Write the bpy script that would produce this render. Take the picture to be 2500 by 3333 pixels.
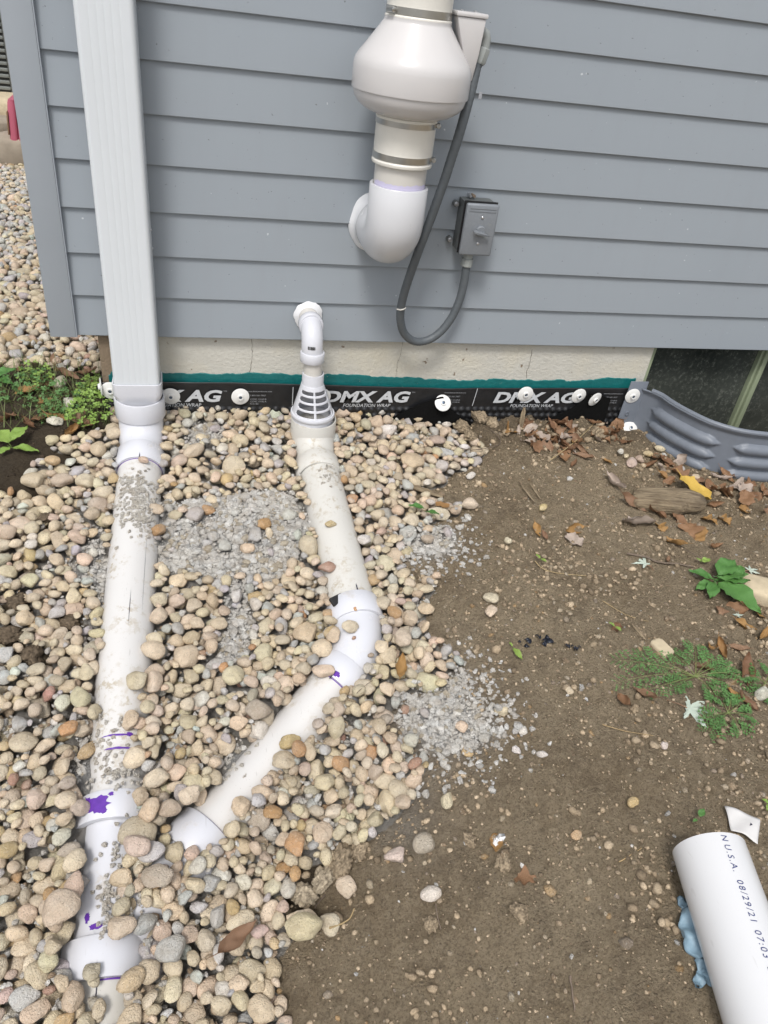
import bpy, bmesh, math, random
import numpy as np
from mathutils import Vector, Matrix

random.seed(7); rng = np.random.default_rng(11)
for o in list(bpy.data.objects): bpy.data.objects.remove(o)
scene = bpy.context.scene
COL = scene.collection
R = math.radians

# ------------------------------------------------------------------ camera
CAM = np.array([0.30630, -1.87011, 0.80992])
FWD = np.array([0.2293419, 0.78226771, -0.57918867])
RGT = np.array([0.97287375, -0.20276277, 0.11137295])
UPV = np.array([0.03031444, 0.58901994, 0.80754972])
FPX = 2447.13                                     # focal length in pixels of the 2500 x 3333 picture
cd = bpy.data.cameras.new('camera'); cam = bpy.data.objects.new('camera', cd); COL.objects.link(cam)
cd.sensor_fit = 'VERTICAL'; cd.sensor_height = 24; cd.lens = FPX / 3333 * 24
cd.clip_start = 0.02; cd.clip_end = 300
cam.matrix_world = Matrix(((RGT[0], UPV[0], -FWD[0], CAM[0]), (RGT[1], UPV[1], -FWD[1], CAM[1]), (RGT[2], UPV[2], -FWD[2], CAM[2]), (0, 0, 0, 1)))
scene.camera = cam
scene.render.resolution_x, scene.render.resolution_y = 768, 1024

# ------------------------------------------------------------------ sky, sun, exposure
SUN_EL, SUN_AZ = R(58), R(205)                    # azimuth measured clockwise from +Y (the wall faces -Y)
w = bpy.data.worlds.new('World'); scene.world = w; w.use_nodes = True
nt = w.node_tree; bg = nt.nodes['Background']
sky = nt.nodes.new('ShaderNodeTexSky'); sky.sky_type = 'NISHITA'; sky.sun_disc = False
sky.sun_elevation = SUN_EL; sky.sun_rotation = SUN_AZ; sky.air_density = 1.0; sky.dust_density = 3.0
hs = nt.nodes.new('ShaderNodeHueSaturation'); hs.inputs['Saturation'].default_value = 0.30
nt.links.new(sky.outputs[0], hs.inputs['Color']); nt.links.new(hs.outputs[0], bg.inputs['Color'])
bg.inputs['Strength'].default_value = 0.125
sd = bpy.data.lights.new('sun', 'SUN'); so = bpy.data.objects.new('sun', sd); COL.objects.link(so)
sd.energy = 1.5; sd.angle = R(13); sd.color = (1.0, 0.965, 0.92)
sv = Vector((math.sin(SUN_AZ) * math.cos(SUN_EL), math.cos(SUN_AZ) * math.cos(SUN_EL), math.sin(SUN_EL)))
so.rotation_euler = sv.to_track_quat('Z', 'Y').to_euler()
scene.view_settings.view_transform = 'Standard'; scene.view_settings.look = 'None'
scene.view_settings.gamma = 1.0; scene.view_settings.exposure = 0.50
try:
    scene.render.engine = 'CYCLES'; scene.cycles.use_denoising = True; scene.cycles.max_bounces = 6
except Exception: pass

# ------------------------------------------------------------------ layout helpers
SC = 2500 / 1659
def smooth(a, b, x):
    t = np.clip((x - a) / (b - a), 0, 1); return t * t * (3 - 2 * t)
def S(x, y):                                      # finished ground level: falls away from the wall, steeper on the trench side
    t = smooth(.35, 1.05, np.asarray(x, float)); yy = np.minimum(y, 0)
    return (-.215 + .22 * yy) * (1 - t) + (-.262 + .055 * yy) * t
def ray(u, v): return FWD * FPX + RGT * (u * SC - 1250) + UPV * (1666.5 - v * SC)
def gp(u, v, dz=0.0):                             # surveyed point on the ground seen at (u, v)
    d = ray(u, v); z = -.3
    for _ in range(50):
        P = CAM + d * (z - CAM[2]) / d[2]; z = .5 * z + .5 * (float(S(P[0], P[1])) + dz)
    return Vector(P)
def wp(u, v, y=0.0):                              # surveyed point on a plane parallel to the wall
    d = ray(u, v); return Vector(CAM + d * (y - CAM[1]) / d[1])
def proj(x, y, z):
    dx, dy, dz = x - CAM[0], y - CAM[1], z - CAM[2]
    f = dx * FWD[0] + dy * FWD[1] + dz * FWD[2]
    a = dx * RGT[0] + dy * RGT[1] + dz * RGT[2]; b = dx * UPV[0] + dy * UPV[1] + dz * UPV[2]
    f = np.where(f < .05, .05, f)
    return (1250 + FPX * a / f) / SC, (1666.5 - FPX * b / f) / SC, f
def inpoly(u, v, poly):
    r = np.zeros(np.shape(u), bool); n = len(poly)
    for i in range(n):
        x0, y0 = poly[i]; x1, y1 = poly[(i + 1) % n]
        if y0 == y1: continue
        c = ((y0 > v) != (y1 > v)) & (u < (x1 - x0) * (v - y0) / (y1 - y0) + x0)
        r ^= c
    return r
def hashn(ix, iy, seed):
    h = (ix.astype(np.int64) * 374761393 + iy.astype(np.int64) * 668265263 + seed * 974634777) & 0xffffffff
    h = ((h ^ (h >> 13)) * 1274126177) & 0xffffffff
    return ((h ^ (h >> 16)) & 0xffffff) / float(0xffffff)
def vnoise(x, y, seed=0):
    ix, iy = np.floor(x), np.floor(y); fx, fy = x - ix, y - iy
    fx = fx * fx * (3 - 2 * fx); fy = fy * fy * (3 - 2 * fy)
    a = hashn(ix, iy, seed); b = hashn(ix + 1, iy, seed); c = hashn(ix, iy + 1, seed); d = hashn(ix + 1, iy + 1, seed)
    return (a * (1 - fx) + b * fx) * (1 - fy) + (c * (1 - fx) + d * fx) * fy
def fbm(x, y, oct=4, seed=0):
    s = 0; a = .5
    for k in range(oct): s = s + a * (vnoise(x * 2 ** k, y * 2 ** k, seed + k) - .5); a *= .55
    return s

# ------------------------------------------------------------------ mesh builder
class MB:
    def __init__(s): s.v = []; s.f = []
    def add(s, vs, fs):
        b = len(s.v); s.v += [tuple(p) for p in vs]; s.f += [tuple(b + i for i in f) for f in fs]; return s
    def box(s, x0, x1, y0, y1, z0, z1):
        return s.add([(x0, y0, z0), (x1, y0, z0), (x1, y1, z0), (x0, y1, z0), (x0, y0, z1), (x1, y0, z1), (x1, y1, z1), (x0, y1, z1)],
                     [(0, 3, 2, 1), (4, 5, 6, 7), (0, 1, 5, 4), (1, 2, 6, 5), (2, 3, 7, 6), (3, 0, 4, 7)])
    def tube(s, path, rad, n=32, cap=True, closed=False):
        P = [Vector(p) for p in path]; m = len(P)
        if not hasattr(rad, '__len__'): rad = [rad] * m
        T = []
        for i in range(m):
            a = i; b = i
            while a > 0 and (P[a] - P[i]).length < 1e-6: a -= 1
            while b < m - 1 and (P[b] - P[i]).length < 1e-6: b += 1
            a = max(a - 1, 0) if (P[a] - P[i]).length < 1e-6 and a > 0 else a
            t = P[b] - P[a]; T.append(t.normalized() if t.length > 1e-9 else (T[-1] if T else Vector((0, 0, 1))))
        ref = Vector((0, 0, 1)) if abs(T[0].z) < .9 else Vector((0, 1, 0))
        U = (ref - T[0] * ref.dot(T[0])).normalized(); vs = []; fs = []
        for i in range(m):
            U = (U - T[i] * U.dot(T[i])).normalized(); V = T[i].cross(U)
            for k in range(n):
                a = 2 * math.pi * k / n; vs.append(P[i] + (U * math.cos(a) + V * math.sin(a)) * rad[i])
        for i in range(m - 1):
            for k in range(n):
                k2 = (k + 1) % n; fs.append((i * n + k, i * n + k2, (i + 1) * n + k2, (i + 1) * n + k))
        if cap: fs.append(tuple(range(n - 1, -1, -1))); fs.append(tuple((m - 1) * n + k for k in range(n)))
        return s.add(vs, fs)
    def lathe(s, prof, c=(0, 0, 0), n=48, cap=True):
        vs = []; fs = []; m = len(prof)
        for r, z in prof:
            for k in range(n):
                a = 2 * math.pi * k / n; vs.append((c[0] + r * math.cos(a), c[1] + r * math.sin(a), c[2] + z))
        for i in range(m - 1):
            for k in range(n):
                k2 = (k + 1) % n; fs.append((i * n + k, i * n + k2, (i + 1) * n + k2, (i + 1) * n + k))
        if cap: fs.append(tuple(range(n - 1, -1, -1))); fs.append(tuple((m - 1) * n + k for k in range(n)))
        return s.add(vs, fs)
    def ext(s, prof, x0, x1, xs=None, wob=0, axis='x'):      # closed (y, z) profile swept along x
        xs = xs if xs is not None else [x0, x1]; n = len(prof); vs = []; fs = []
        for x in xs:
            o = wob * (random.random() - .5)
            for y, z in prof: vs.append((x, y + o, z))
        for i in range(len(xs) - 1):
            for k in range(n):
                k2 = (k + 1) % n; fs.append((i * n + k, (i + 1) * n + k, (i + 1) * n + k2, i * n + k2))
        fs.append(tuple(range(n))); fs.append(tuple((len(xs) - 1) * n + k for k in range(n - 1, -1, -1)))
        return s.add(vs, fs)
    def grid(s, fn, nu, nv):
        vs = [fn(i / nu, j / nv) for i in range(nu + 1) for j in range(nv + 1)]
        return s.add(vs, [(i * (nv + 1) + j, (i + 1) * (nv + 1) + j, (i + 1) * (nv + 1) + j + 1, i * (nv + 1) + j + 1) for i in range(nu) for j in range(nv)])
    def mesh(s, name, mat, sharp=35, bevel=0, seg=2):
        me = bpy.data.meshes.new(name); me.from_pydata([tuple(map(float, p)) for p in s.v], [], s.f)
        bm = bmesh.new(); bm.from_mesh(me); bmesh.ops.recalc_face_normals(bm, faces=bm.faces)
        if bevel: bmesh.ops.bevel(bm, geom=[e for e in bm.edges if len(e.link_faces) == 2 and e.calc_face_angle(0) > .5], offset=bevel, segments=seg, profile=.5, affect='EDGES')
        bm.to_mesh(me); bm.free()
        if mat: me.materials.append(mat)
        if sharp:
            me.polygons.foreach_set('use_smooth', [True] * len(me.polygons))
            try: me.set_sharp_from_angle(angle=R(sharp))
            except Exception: pass
        return me
    def build(s, name, mat, parent=None, sharp=35, bevel=0, seg=2, solid=0):
        o = bpy.data.objects.new(name, s.mesh(name, mat, sharp, bevel, seg)); COL.objects.link(o)
        if parent: par(o, parent)
        if solid:
            m = o.modifiers.new('thickness', 'SOLIDIFY'); m.thickness = solid; m.offset = -1
        return o
def par(o, p):
    o.parent = p; o.matrix_parent_inverse = world(p).inverted()
def world(o): return o.matrix_basis.copy() if o.parent is None else world(o.parent) @ o.matrix_parent_inverse @ o.matrix_basis
def tag(o, label, cat, group=None, kind=None):
    if label: o['label'] = label
    if cat: o['category'] = cat
    if group: o['group'] = group
    if kind: o['kind'] = kind
    return o
def thing(name, label, cat, loc=(0, 0, 0), group=None):
    o = bpy.data.objects.new(name, None); COL.objects.link(o); o.location = loc; o.empty_display_size = .03
    o.matrix_basis = Matrix.Translation(Vector(loc))
    return tag(o, label, cat, group)
def arc(c, a, b, n=12):                            # quarter bend from point c-a... : c + a*cos + b*sin
    c, a, b = Vector(c), Vector(a), Vector(b)
    return [c + a * math.cos(t * math.pi / 2 / n) + b * math.sin(t * math.pi / 2 / n) for t in range(n + 1)]

# ------------------------------------------------------------------ materials
def new_mat(name):
    m = bpy.data.materials.new(name); m.use_nodes = True; n = m.node_tree
    return m, n, n.nodes['Principled BSDF']
def N(n, t, **kw):
    x = n.nodes.new(t)
    for k, v in kw.items():
        if k in x.inputs: x.inputs[k].default_value = v
        else: setattr(x, k, v)
    return x
def noise(n, scale, detail=4, rough=.55, co=None, dist=0):
    x = N(n, 'ShaderNodeTexNoise', Scale=scale, Detail=detail, Roughness=rough, Distortion=dist)
    if co: n.links.new(co, x.inputs['Vector'])
    return x.outputs['Fac']
def ramp(n, fac, a, b, ca=(0, 0, 0, 1), cb=(1, 1, 1, 1)):
    r = N(n, 'ShaderNodeValToRGB'); r.color_ramp.elements[0].position = a; r.color_ramp.elements[1].position = b
    r.color_ramp.elements[0].color = ca; r.color_ramp.elements[1].color = cb; n.links.new(fac, r.inputs[0]); return r.outputs[0]
def mix(n, fac, a, b, mode='MIX'):
    m = N(n, 'ShaderNodeMix', data_type='RGBA', blend_type=mode)
    for s, v in ((0, fac), (6, a), (7, b)):
        if hasattr(v, 'is_linked') or hasattr(v, 'links'): n.links.new(v, m.inputs[s])
        else: m.inputs[s].default_value = v if s == 0 else (tuple(v) + (1,) if len(v) == 3 else v)
    return m.outputs[2]
def mul(n, a, b, op='MULTIPLY'):
    m = N(n, 'ShaderNodeMath', operation=op)
    for i, v in enumerate((a, b)):
        if hasattr(v, 'links'): n.links.new(v, m.inputs[i])
        else: m.inputs[i].default_value = v
    return m.outputs[0]
def bump(n, p, h, strength=.3, dist=.002):
    b = N(n, 'ShaderNodeBump', Strength=strength, Distance=dist); n.links.new(h, b.inputs['Height']); n.links.new(b.outputs[0], p.inputs['Normal'])
def texco(n, kind='Object'): return N(n, 'ShaderNodeTexCoord').outputs[kind]
def pos(n): return N(n, 'ShaderNodeNewGeometry').outputs['Position']
def tv(n, c, k):
    a = N(n, 'ShaderNodeVectorMath', operation='ADD'); n.links.new(c, a.inputs[0]); a.inputs[1].default_value = (k, k * 1.7, k * .3); return a.outputs[0]
def plain(name, col, rough=.5, metal=0, var=.08, scale=30, bmp=.05, spec=.5):
    m, n, p = new_mat(name); c = pos(n); f = noise(n, scale, 5, co=c)
    a = tuple(max(x * (1 - var), 0) for x in col); b = tuple(x * (1 + var) for x in col)
    n.links.new(mix(n, f, a, b), p.inputs['Base Color']); p.inputs['Roughness'].default_value = rough; p.inputs['Metallic'].default_value = metal
    p.inputs['Specular IOR Level'].default_value = spec
    if bmp: bump(n, p, noise(n, scale * 6, 3, co=c), bmp, .001)
    return m
def pvc(name, col, mud=.5, rough=.28, mudcol=(.43, .375, .29)):
    m, n, p = new_mat(name); c = pos(n)
    base = mix(n, noise(n, 9, 4, co=c), tuple(x * .95 for x in col), col)
    f1 = ramp(n, noise(n, 9, 4, .6, co=c), .60 - .17 * mud, .72 - .17 * mud)
    f2 = ramp(n, noise(n, 60, 7, .72, co=c), .50, .58)
    sep = N(n, 'ShaderNodeSeparateXYZ'); g = N(n, 'ShaderNodeNewGeometry'); n.links.new(g.outputs['Normal'], sep.inputs[0])
    up = ramp(n, sep.outputs[2], .1, .7)
    mm = mul(n, mul(n, f1, f2), mul(n, up, .85 * min(1, mud * 2)))
    st = N(n, 'ShaderNodeMapping'); st.inputs['Scale'].default_value = (1, .12, .4); n.links.new(c, st.inputs[0])
    sc = ramp(n, noise(n, 170, 2, co=st.outputs[0]), .70, .74)
    col2 = mix(n, mul(n, sc, .35 * min(1, mud + .2)), base, (.30, .29, .27))
    spk = ramp(n, noise(n, 420, 2, co=c), .70, .74)
    col3 = mix(n, mul(n, spk, .6 * mud), col2, (.16, .14, .11))
    n.links.new(mix(n, mm, col3, mudcol), p.inputs['Base Color'])
    rr = N(n, 'ShaderNodeMapRange'); n.links.new(mm, rr.inputs[0]); rr.inputs[3].default_value = rough; rr.inputs[4].default_value = .9
    n.links.new(rr.outputs[0], p.inputs['Roughness']); bump(n, p, mul(n, mm, noise(n, 300, 2, co=c)), .5, .002)
    p.inputs['Subsurface Weight'].default_value = 0
    return m

def siding_mat():
    m, n, p = new_mat('grey_siding_paint'); c = pos(n)
    base = mix(n, noise(n, 2.2, 3, co=c), (.275, .308, .342), (.300, .333, .366))
    mp = N(n, 'ShaderNodeMapping'); mp.inputs['Scale'].default_value = (1, 1, .08); n.links.new(c, mp.inputs[0])
    streak = ramp(n, noise(n, 26, 4, co=mp.outputs[0]), .52, .75)
    base = mix(n, mul(n, streak, .20), base, (.265, .285, .31))
    spot = ramp(n, noise(n, 130, 2, co=c), .735, .76)
    base = mix(n, mul(n, spot, .75), base, (.10, .095, .085))
    spot2 = ramp(n, noise(n, 90, 1, co=c), .80, .81)
    base = mix(n, mul(n, spot2, .7), base, (.62, .64, .66))
    n.links.new(base, p.inputs['Base Color']); p.inputs['Roughness'].default_value = .42
    mp2 = N(n, 'ShaderNodeMapping'); mp2.inputs['Scale'].default_value = (.25, 1, 1); n.links.new(c, mp2.inputs[0])
    bump(n, p, noise(n, 45, 4, co=mp2.outputs[0]), .07, .002)
    return m
M = {}
M['siding'] = siding_mat()
M['trim'] = plain('grey_trim_paint', (.315, .345, .378), .45, var=.05, scale=6, bmp=.03)
M['downspout'] = plain('white_aluminium_paint', (.63, .662, .688), .33, var=.025, scale=8, bmp=.02)
M['pvc_clean'] = pvc('white_pvc_clean', (.61, .618, .64), .14, .25)
M['pvc_loose'] = pvc('white_pvc_loose', (.66, .665, .675), .2, .25)
M['pvc_drain'] = pvc('white_pvc_muddy', (.62, .61, .595), .72, .32)
M['pvc_new'] = pvc('bright_pvc_fitting', (.62, .63, .672), .30, .25)
M['pvc_cream'] = pvc('cream_pvc', (.60, .58, .54), .18, .3)
M['pvc_dirty'] = pvc('weathered_pvc', (.60, .588, .55), .85, .4)
M['fan'] = plain('off_white_fan_plastic', (.575, .56, .555), .2, var=.04, scale=14, bmp=.02)
M['rubber_white'] = plain('white_rubber', (.74, .72, .66), .42, var=.06, scale=30, bmp=.04)
M['steel'] = plain('stainless_band', (.56, .55, .52), .28, metal=1, var=.15, scale=60, bmp=.02)
M['galv'] = plain('zinc_screw', (.55, .56, .58), .35, metal=.9)
M['conduit'] = plain('grey_conduit_jacket', (.095, .108, .118), .5, var=.15, scale=60, bmp=.08)
M['conn'] = plain('grey_connector_plastic', (.30, .32, .31), .5, var=.06)
M['switch'] = plain('grey_cast_metal', (.24, .26, .285), .42, metal=.25, var=.12, scale=160, bmp=.35)
M['switch_dark'] = plain('grey_box_side', (.13, .14, .14), .5, metal=.2, var=.1, scale=90, bmp=.1)
M['black'] = plain('black_gasket', (.012, .012, .013), .6)
M['caulk'] = plain('white_caulk', (.74, .75, .77), .45, var=.06, scale=80, bmp=.3)
M['membrane'] = plain('black_membrane', (.014, .0145, .016), .38, var=.5, scale=60, bmp=.25)
M['fabric'] = plain('black_filter_fabric', (.006, .006, .006), .95, var=.5, scale=150, bmp=.5, spec=.1)
M['print'] = plain('white_print', (.52, .54, .56), .6, var=.22, scale=90, bmp=0)
M['print_small'] = plain('grey_print', (.30, .31, .33), .6, var=.3, scale=160, bmp=0)
M['washer'] = plain('white_plastic_washer', (.74, .74, .72), .42, var=.06, scale=60, bmp=.04)
M['well'] = plain('grey_blue_well_plastic', (.165, .185, .218), .46, var=.12, scale=45, bmp=.12)
M['winframe'] = plain('olive_window_frame', (.25, .29, .19), .5, var=.1)
M['pane'] = None
M['purple'] = plain('purple_primer', (.115, .035, .32), .3, var=.35, scale=120, bmp=0)
M['lilac'] = plain('lilac_primer_smear', (.56, .53, .70), .35, var=.1, scale=60, bmp=0)
M['ink'] = plain('blue_print_ink', (.03, .045, .16), .5, bmp=0)
M['marker'] = plain('black_marker', (.02, .018, .04), .5, bmp=0)
M['barcode'] = plain('barcode_ink', (.03, .03, .03), .6, bmp=0)
M['glove'] = plain('blue_nitrile', (.21, .315, .39), .5, var=.4, scale=40, bmp=.6)
M['tagpaper'] = plain('grey_white_card', (.62, .61, .60), .55, var=.1, scale=35, bmp=.1)
M['pink'] = plain('pink_plastic', (.45, .11, .165), .38, var=.08, scale=8, bmp=.02)
M['ac'] = plain('grey_green_metal', (.20, .215, .205), .5, var=.05, scale=8, bmp=.02)
M['acdark'] = plain('dark_slot', (.02, .022, .02), .7, bmp=0)
M['bluescrew'] = plain('blue_screw_head', (.12, .16, .22), .35, metal=.7, bmp=0)

def glass_mat():
    m, n, p = new_mat('dusty_dark_glass'); c = pos(n)
    d = ramp(n, noise(n, 6, 6, .7, co=c), .32, .70); sp = ramp(n, noise(n, 70, 7, .78, co=c), .48, .72)
    f = mul(n, d, mul(n, sp, 1.0), 'MULTIPLY')
    hz = mix(n, mul(n, ramp(n, noise(n, 3.5, 5, .65, co=c), .35, .75), .55), (.022, .026, .023), (.11, .12, .105))
    n.links.new(mix(n, mul(n, f, .75), hz, (.24, .25, .21)), p.inputs['Base Color'])
    rr = N(n, 'ShaderNodeMapRange'); n.links.new(f, rr.inputs[0]); rr.inputs[3].default_value = .12; rr.inputs[4].default_value = .8
    n.links.new(rr.outputs[0], p.inputs['Roughness']); return m
M['pane'] = glass_mat()

def stucco_mat():
    m, n, p = new_mat('painted_stucco'); c = pos(n)
    base = mix(n, noise(n, 14, 5, co=c), (.48, .465, .41), (.58, .57, .52))
    st = ramp(n, noise(n, 7, 4, co=c), .50, .72); base = mix(n, mul(n, st, .35), base, (.55, .49, .34))
    pit = ramp(n, noise(n, 330, 3, co=c), .66, .72); base = mix(n, mul(n, pit, .6), base, (.22, .19, .13))
    sep = N(n, 'ShaderNodeSeparateXYZ'); n.links.new(c, sep.inputs[0])
    mr = N(n, 'ShaderNodeMapRange'); n.links.new(sep.outputs[0], mr.inputs[0])
    mr.inputs[1].default_value = .05; mr.inputs[2].default_value = .17; mr.inputs[3].default_value = .36; mr.inputs[4].default_value = -.14
    fl = ramp(n, mul(n, noise(n, 24, 6, .6, co=c), mr.outputs[0], 'ADD'), .54, .56)
    base = mix(n, fl, base, (.23, .175, .12))
    n.links.new(base, p.inputs['Base Color']); p.inputs['Roughness'].default_value = .85
    h = mul(n, noise(n, 120, 5, .6, co=c), mul(n, fl, -.5), 'ADD'); bump(n, p, h, .6, .005); return m
M['stucco'] = stucco_mat()
def teal_mat():
    m, n, p = new_mat('teal_coating'); c = pos(n)
    base = mix(n, noise(n, 50, 5, co=c), (.004, .10, .105), (.010, .17, .165))
    ch = ramp(n, noise(n, 60, 6, .65, co=c), .66, .70); base = mix(n, mul(n, ch, .8), base, (.48, .45, .35))
    n.links.new(base, p.inputs['Base Color']); p.inputs['Roughness'].default_value = .4
    bump(n, p, noise(n, 90, 4, co=c), .5, .004); return m
M['teal'] = teal_mat()

def soil_mat():
    m, n, p = new_mat('bare_soil'); c = pos(n)
    a1 = N(n, 'ShaderNodeAttribute', attribute_name='fines').outputs['Fac']; a2 = N(n, 'ShaderNodeAttribute', attribute_name='humus').outputs['Fac']
    b = mix(n, ramp(n, noise(n, 3.2, 6, .65, co=c), .38, .64), (.37, .285, .185), (.58, .465, .315))
    b = mix(n, mul(n, ramp(n, noise(n, 6, 6, .7, co=c), .52, .64), .7), b, (.27, .21, .142))
    b = mix(n, ramp(n, noise(n, 40, 5, .7, co=c), .42, .68), b, (.55, .44, .30))
    b = mix(n, mul(n, ramp(n, noise(n, 9, 4, co=c), .58, .75), .5), b, (.38, .29, .18))
    b = mix(n, mul(n, ramp(n, noise(n, 230, 4, .8, co=c), .50, .60), .62), b, (.15, .113, .072))
    b = mix(n, mul(n, ramp(n, noise(n, 190, 4, .8, co=tv(n, c, 5)), .56, .66), .45), b, (.60, .49, .35))
    b = mix(n, mul(n, ramp(n, noise(n, 45, 5, .7, co=tv(n, c, 9)), .54, .64), .4), b, (.19, .145, .095))
    b = mix(n, mul(n, ramp(n, noise(n, 320, 2, co=c), .70, .75), .7), b, (.50, .46, .39))
    vor = N(n, 'ShaderNodeTexVoronoi', feature='F1', Scale=150); n.links.new(c, vor.inputs['Vector'])
    pb = ramp(n, vor.outputs['Distance'], .28, .36, (1, 1, 1, 1), (0, 0, 0, 1))
    pc = mul(n, pb, ramp(n, noise(n, 18, 3, co=c), .50, .62))
    b = mix(n, mul(n, pc, .55), b, (.38, .31, .22))
    g = mix(n, noise(n, 160, 5, .7, co=c), (.42, .412, .395), (.58, .572, .555))
    b = mix(n, a1, b, g)
    b = mix(n, a2, b, mix(n, noise(n, 120, 5, .7, co=c), (.018, .014, .010), (.10, .075, .05)))
    n.links.new(b, p.inputs['Base Color']); p.inputs['Roughness'].default_value = .95; p.inputs['Specular IOR Level'].default_value = .2
    h = mul(n, mul(n, noise(n, 70, 9, .8, co=c), 2.4), mul(n, pc, .6), 'ADD'); h = mul(n, h, mul(n, noise(n, 260, 4, .7, co=c), .5), 'ADD')
    bump(n, p, h, 1.0, .016); return m
M['soil'] = soil_mat()
def rock_mat(name, src, spec=.3, dark=.5, rough=.8):
    m, n, p = new_mat(name); c = texco(n, 'Object') if src == 'object' else pos(n)
    if src == 'object': col = N(n, 'ShaderNodeObjectInfo').outputs['Color']; rnd = N(n, 'ShaderNodeObjectInfo').outputs['Random']
    else: col = N(n, 'ShaderNodeAttribute', attribute_name='tint').outputs['Color']
    if src == 'object':
        cm = N(n, 'ShaderNodeCombineXYZ'); n.links.new(mul(n, rnd, 57.0), cm.inputs[0]); n.links.new(mul(n, rnd, 91.0), cm.inputs[1])
        va = N(n, 'ShaderNodeVectorMath', operation='ADD'); n.links.new(pos(n), va.inputs[0]); n.links.new(cm.outputs[0], va.inputs[1]); c = va.outputs[0]
    b = mix(n, ramp(n, noise(n, 42, 4, .6, co=c), .38, .66), col, mix(n, .42, col, (.30, .23, .15), 'MIX'))
    b = mix(n, mul(n, ramp(n, noise(n, 22, 3, co=c), .50, .70), .6), b, mix(n, .5, col, (.62, .57, .48)))
    b = mix(n, mul(n, ramp(n, noise(n, 240, 5, .78, co=c), .53, .66), dark), b, mix(n, .55, col, (.16, .125, .09)))
    b = mix(n, mul(n, ramp(n, noise(n, 330, 3, .7, co=tv(n, c, 3)), .56, .66), .6), b, mix(n, .5, col, (.74, .70, .62)))
    b = mix(n, mul(n, ramp(n, noise(n, 480, 2, co=tv(n, c, 7)), .66, .70), .8), b, (.15, .12, .09))
    n.links.new(b, p.inputs['Base Color']); p.inputs['Roughness'].default_value = rough; p.inputs['Specular IOR Level'].default_value = spec
    bump(n, p, mul(n, noise(n, 90, 5, .65, co=c), mul(n, noise(n, 420, 3, .6, co=c), .6), 'ADD'), 1.0, .007); return m
M['stone_obj'] = rock_mat('river_stone_object', 'object'); M['stone_mass'] = rock_mat('river_stone_mass', 'attr')
M['fine_mass'] = rock_mat('crushed_limestone', 'attr', .2, .12, .9)
def crumb_mat():
    m, n, p = new_mat('soil_crumb'); c = pos(n); col = N(n, 'ShaderNodeAttribute', attribute_name='tint').outputs['Color']
    b = mix(n, ramp(n, noise(n, 300, 4, .7, co=c), .45, .7), col, mix(n, .5, col, (.06, .045, .03)))
    n.links.new(b, p.inputs['Base Color']); p.inputs['Roughness'].default_value = .95; p.inputs['Specular IOR Level'].default_value = .15
    bump(n, p, noise(n, 400, 4, .7, co=c), .6, .003); return m
M['crumb'] = crumb_mat()
def leaf_mat(name, cols, rough=.6, trans=.0):
    m, n, p = new_mat(name); c = texco(n, 'Object'); oi = N(n, 'ShaderNodeObjectInfo')
    b = mix(n, oi.outputs['Random'], cols[0], cols[1])
    b = mix(n, mul(n, ramp(n, noise(n, 70, 5, .65, co=c), .45, .7), .65), b, cols[2])
    b = mix(n, mul(n, ramp(n, noise(n, 260, 3, co=c), .62, .72), .5), b, tuple(x * .35 for x in cols[0]))
    n.links.new(b, p.inputs['Base Color']); p.inputs['Roughness'].default_value = rough
    bump(n, p, noise(n, 120, 4, co=c), .4, .003); return m
M['leaf_brown'] = leaf_mat('dead_leaf_brown', ((.17, .085, .042), (.27, .15, .075), (.10, .055, .032)))
M['leaf_rust'] = leaf_mat('dead_leaf_rust', ((.22, .125, .072), (.26, .155, .09), (.14, .085, .055)))
M['leaf_gold'] = leaf_mat('dead_leaf_gold', ((.36, .21, .07), (.30, .165, .06), (.20, .105, .045)))
M['leaf_yellow'] = leaf_mat('leaf_yellow', ((.58, .40, .08), (.52, .34, .06), (.40, .23, .05)))
M['leaf_grey'] = leaf_mat('dead_leaf_grey', ((.38, .31, .26), (.44, .37, .31), (.25, .18, .14)))
M['leaf_pale'] = leaf_mat('pale_maple_leaf', ((.46, .53, .45), (.50, .57, .49), (.40, .47, .38)))
M['green'] = leaf_mat('green_leaf', ((.07, .19, .04), (.09, .22, .05), (.05, .13, .03)), .45)
M['green_light'] = leaf_mat('light_green_leaf', ((.20, .32, .06), (.25, .36, .075), (.15, .24, .05)), .5)
M['green_fern'] = leaf_mat('feathery_green', ((.085, .19, .05), (.10, .22, .06), (.06, .135, .04)), .55)
M['grass'] = leaf_mat('grass_blade', ((.10, .16, .04), (.16, .20, .06), (.22, .20, .09)), .6)
M['straw'] = leaf_mat('dry_straw', ((.42, .33, .18), (.36, .26, .13), (.30, .20, .10)), .7)
M['twig'] = leaf_mat('grey_twig', ((.15, .115, .085), (.20, .155, .115), (.08, .06, .045)), .85)
def wood_mat():
    m, n, p = new_mat('weathered_wood'); c = texco(n, 'Object')
    mp = N(n, 'ShaderNodeMapping'); mp.inputs['Scale'].default_value = (.12, 1, 1); n.links.new(c, mp.inputs[0])
    g = noise(n, 130, 6, .7, co=mp.outputs[0]); b = mix(n, ramp(n, g, .35, .68), (.12, .085, .05), (.40, .32, .21))
    b = mix(n, mul(n, ramp(n, noise(n, 18, 4, co=c), .5, .7), .6), b, (.10, .075, .05))
    n.links.new(b, p.inputs['Base Color']); p.inputs['Roughness'].default_value = .9; bump(n, p, g, .9, .01); return m
M['wood'] = wood_mat()
M['block'] = plain('pale_limestone_block', (.50, .42, .29), .9, var=.3, scale=45, bmp=.8)
M['blockgrey'] = plain('rough_wall_stone', (.30, .255, .20), .9, var=.35, scale=16, bmp=.8)
M['mudplastic'] = plain('black_plastic_shred', (.014, .018, .03), .35)
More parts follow.
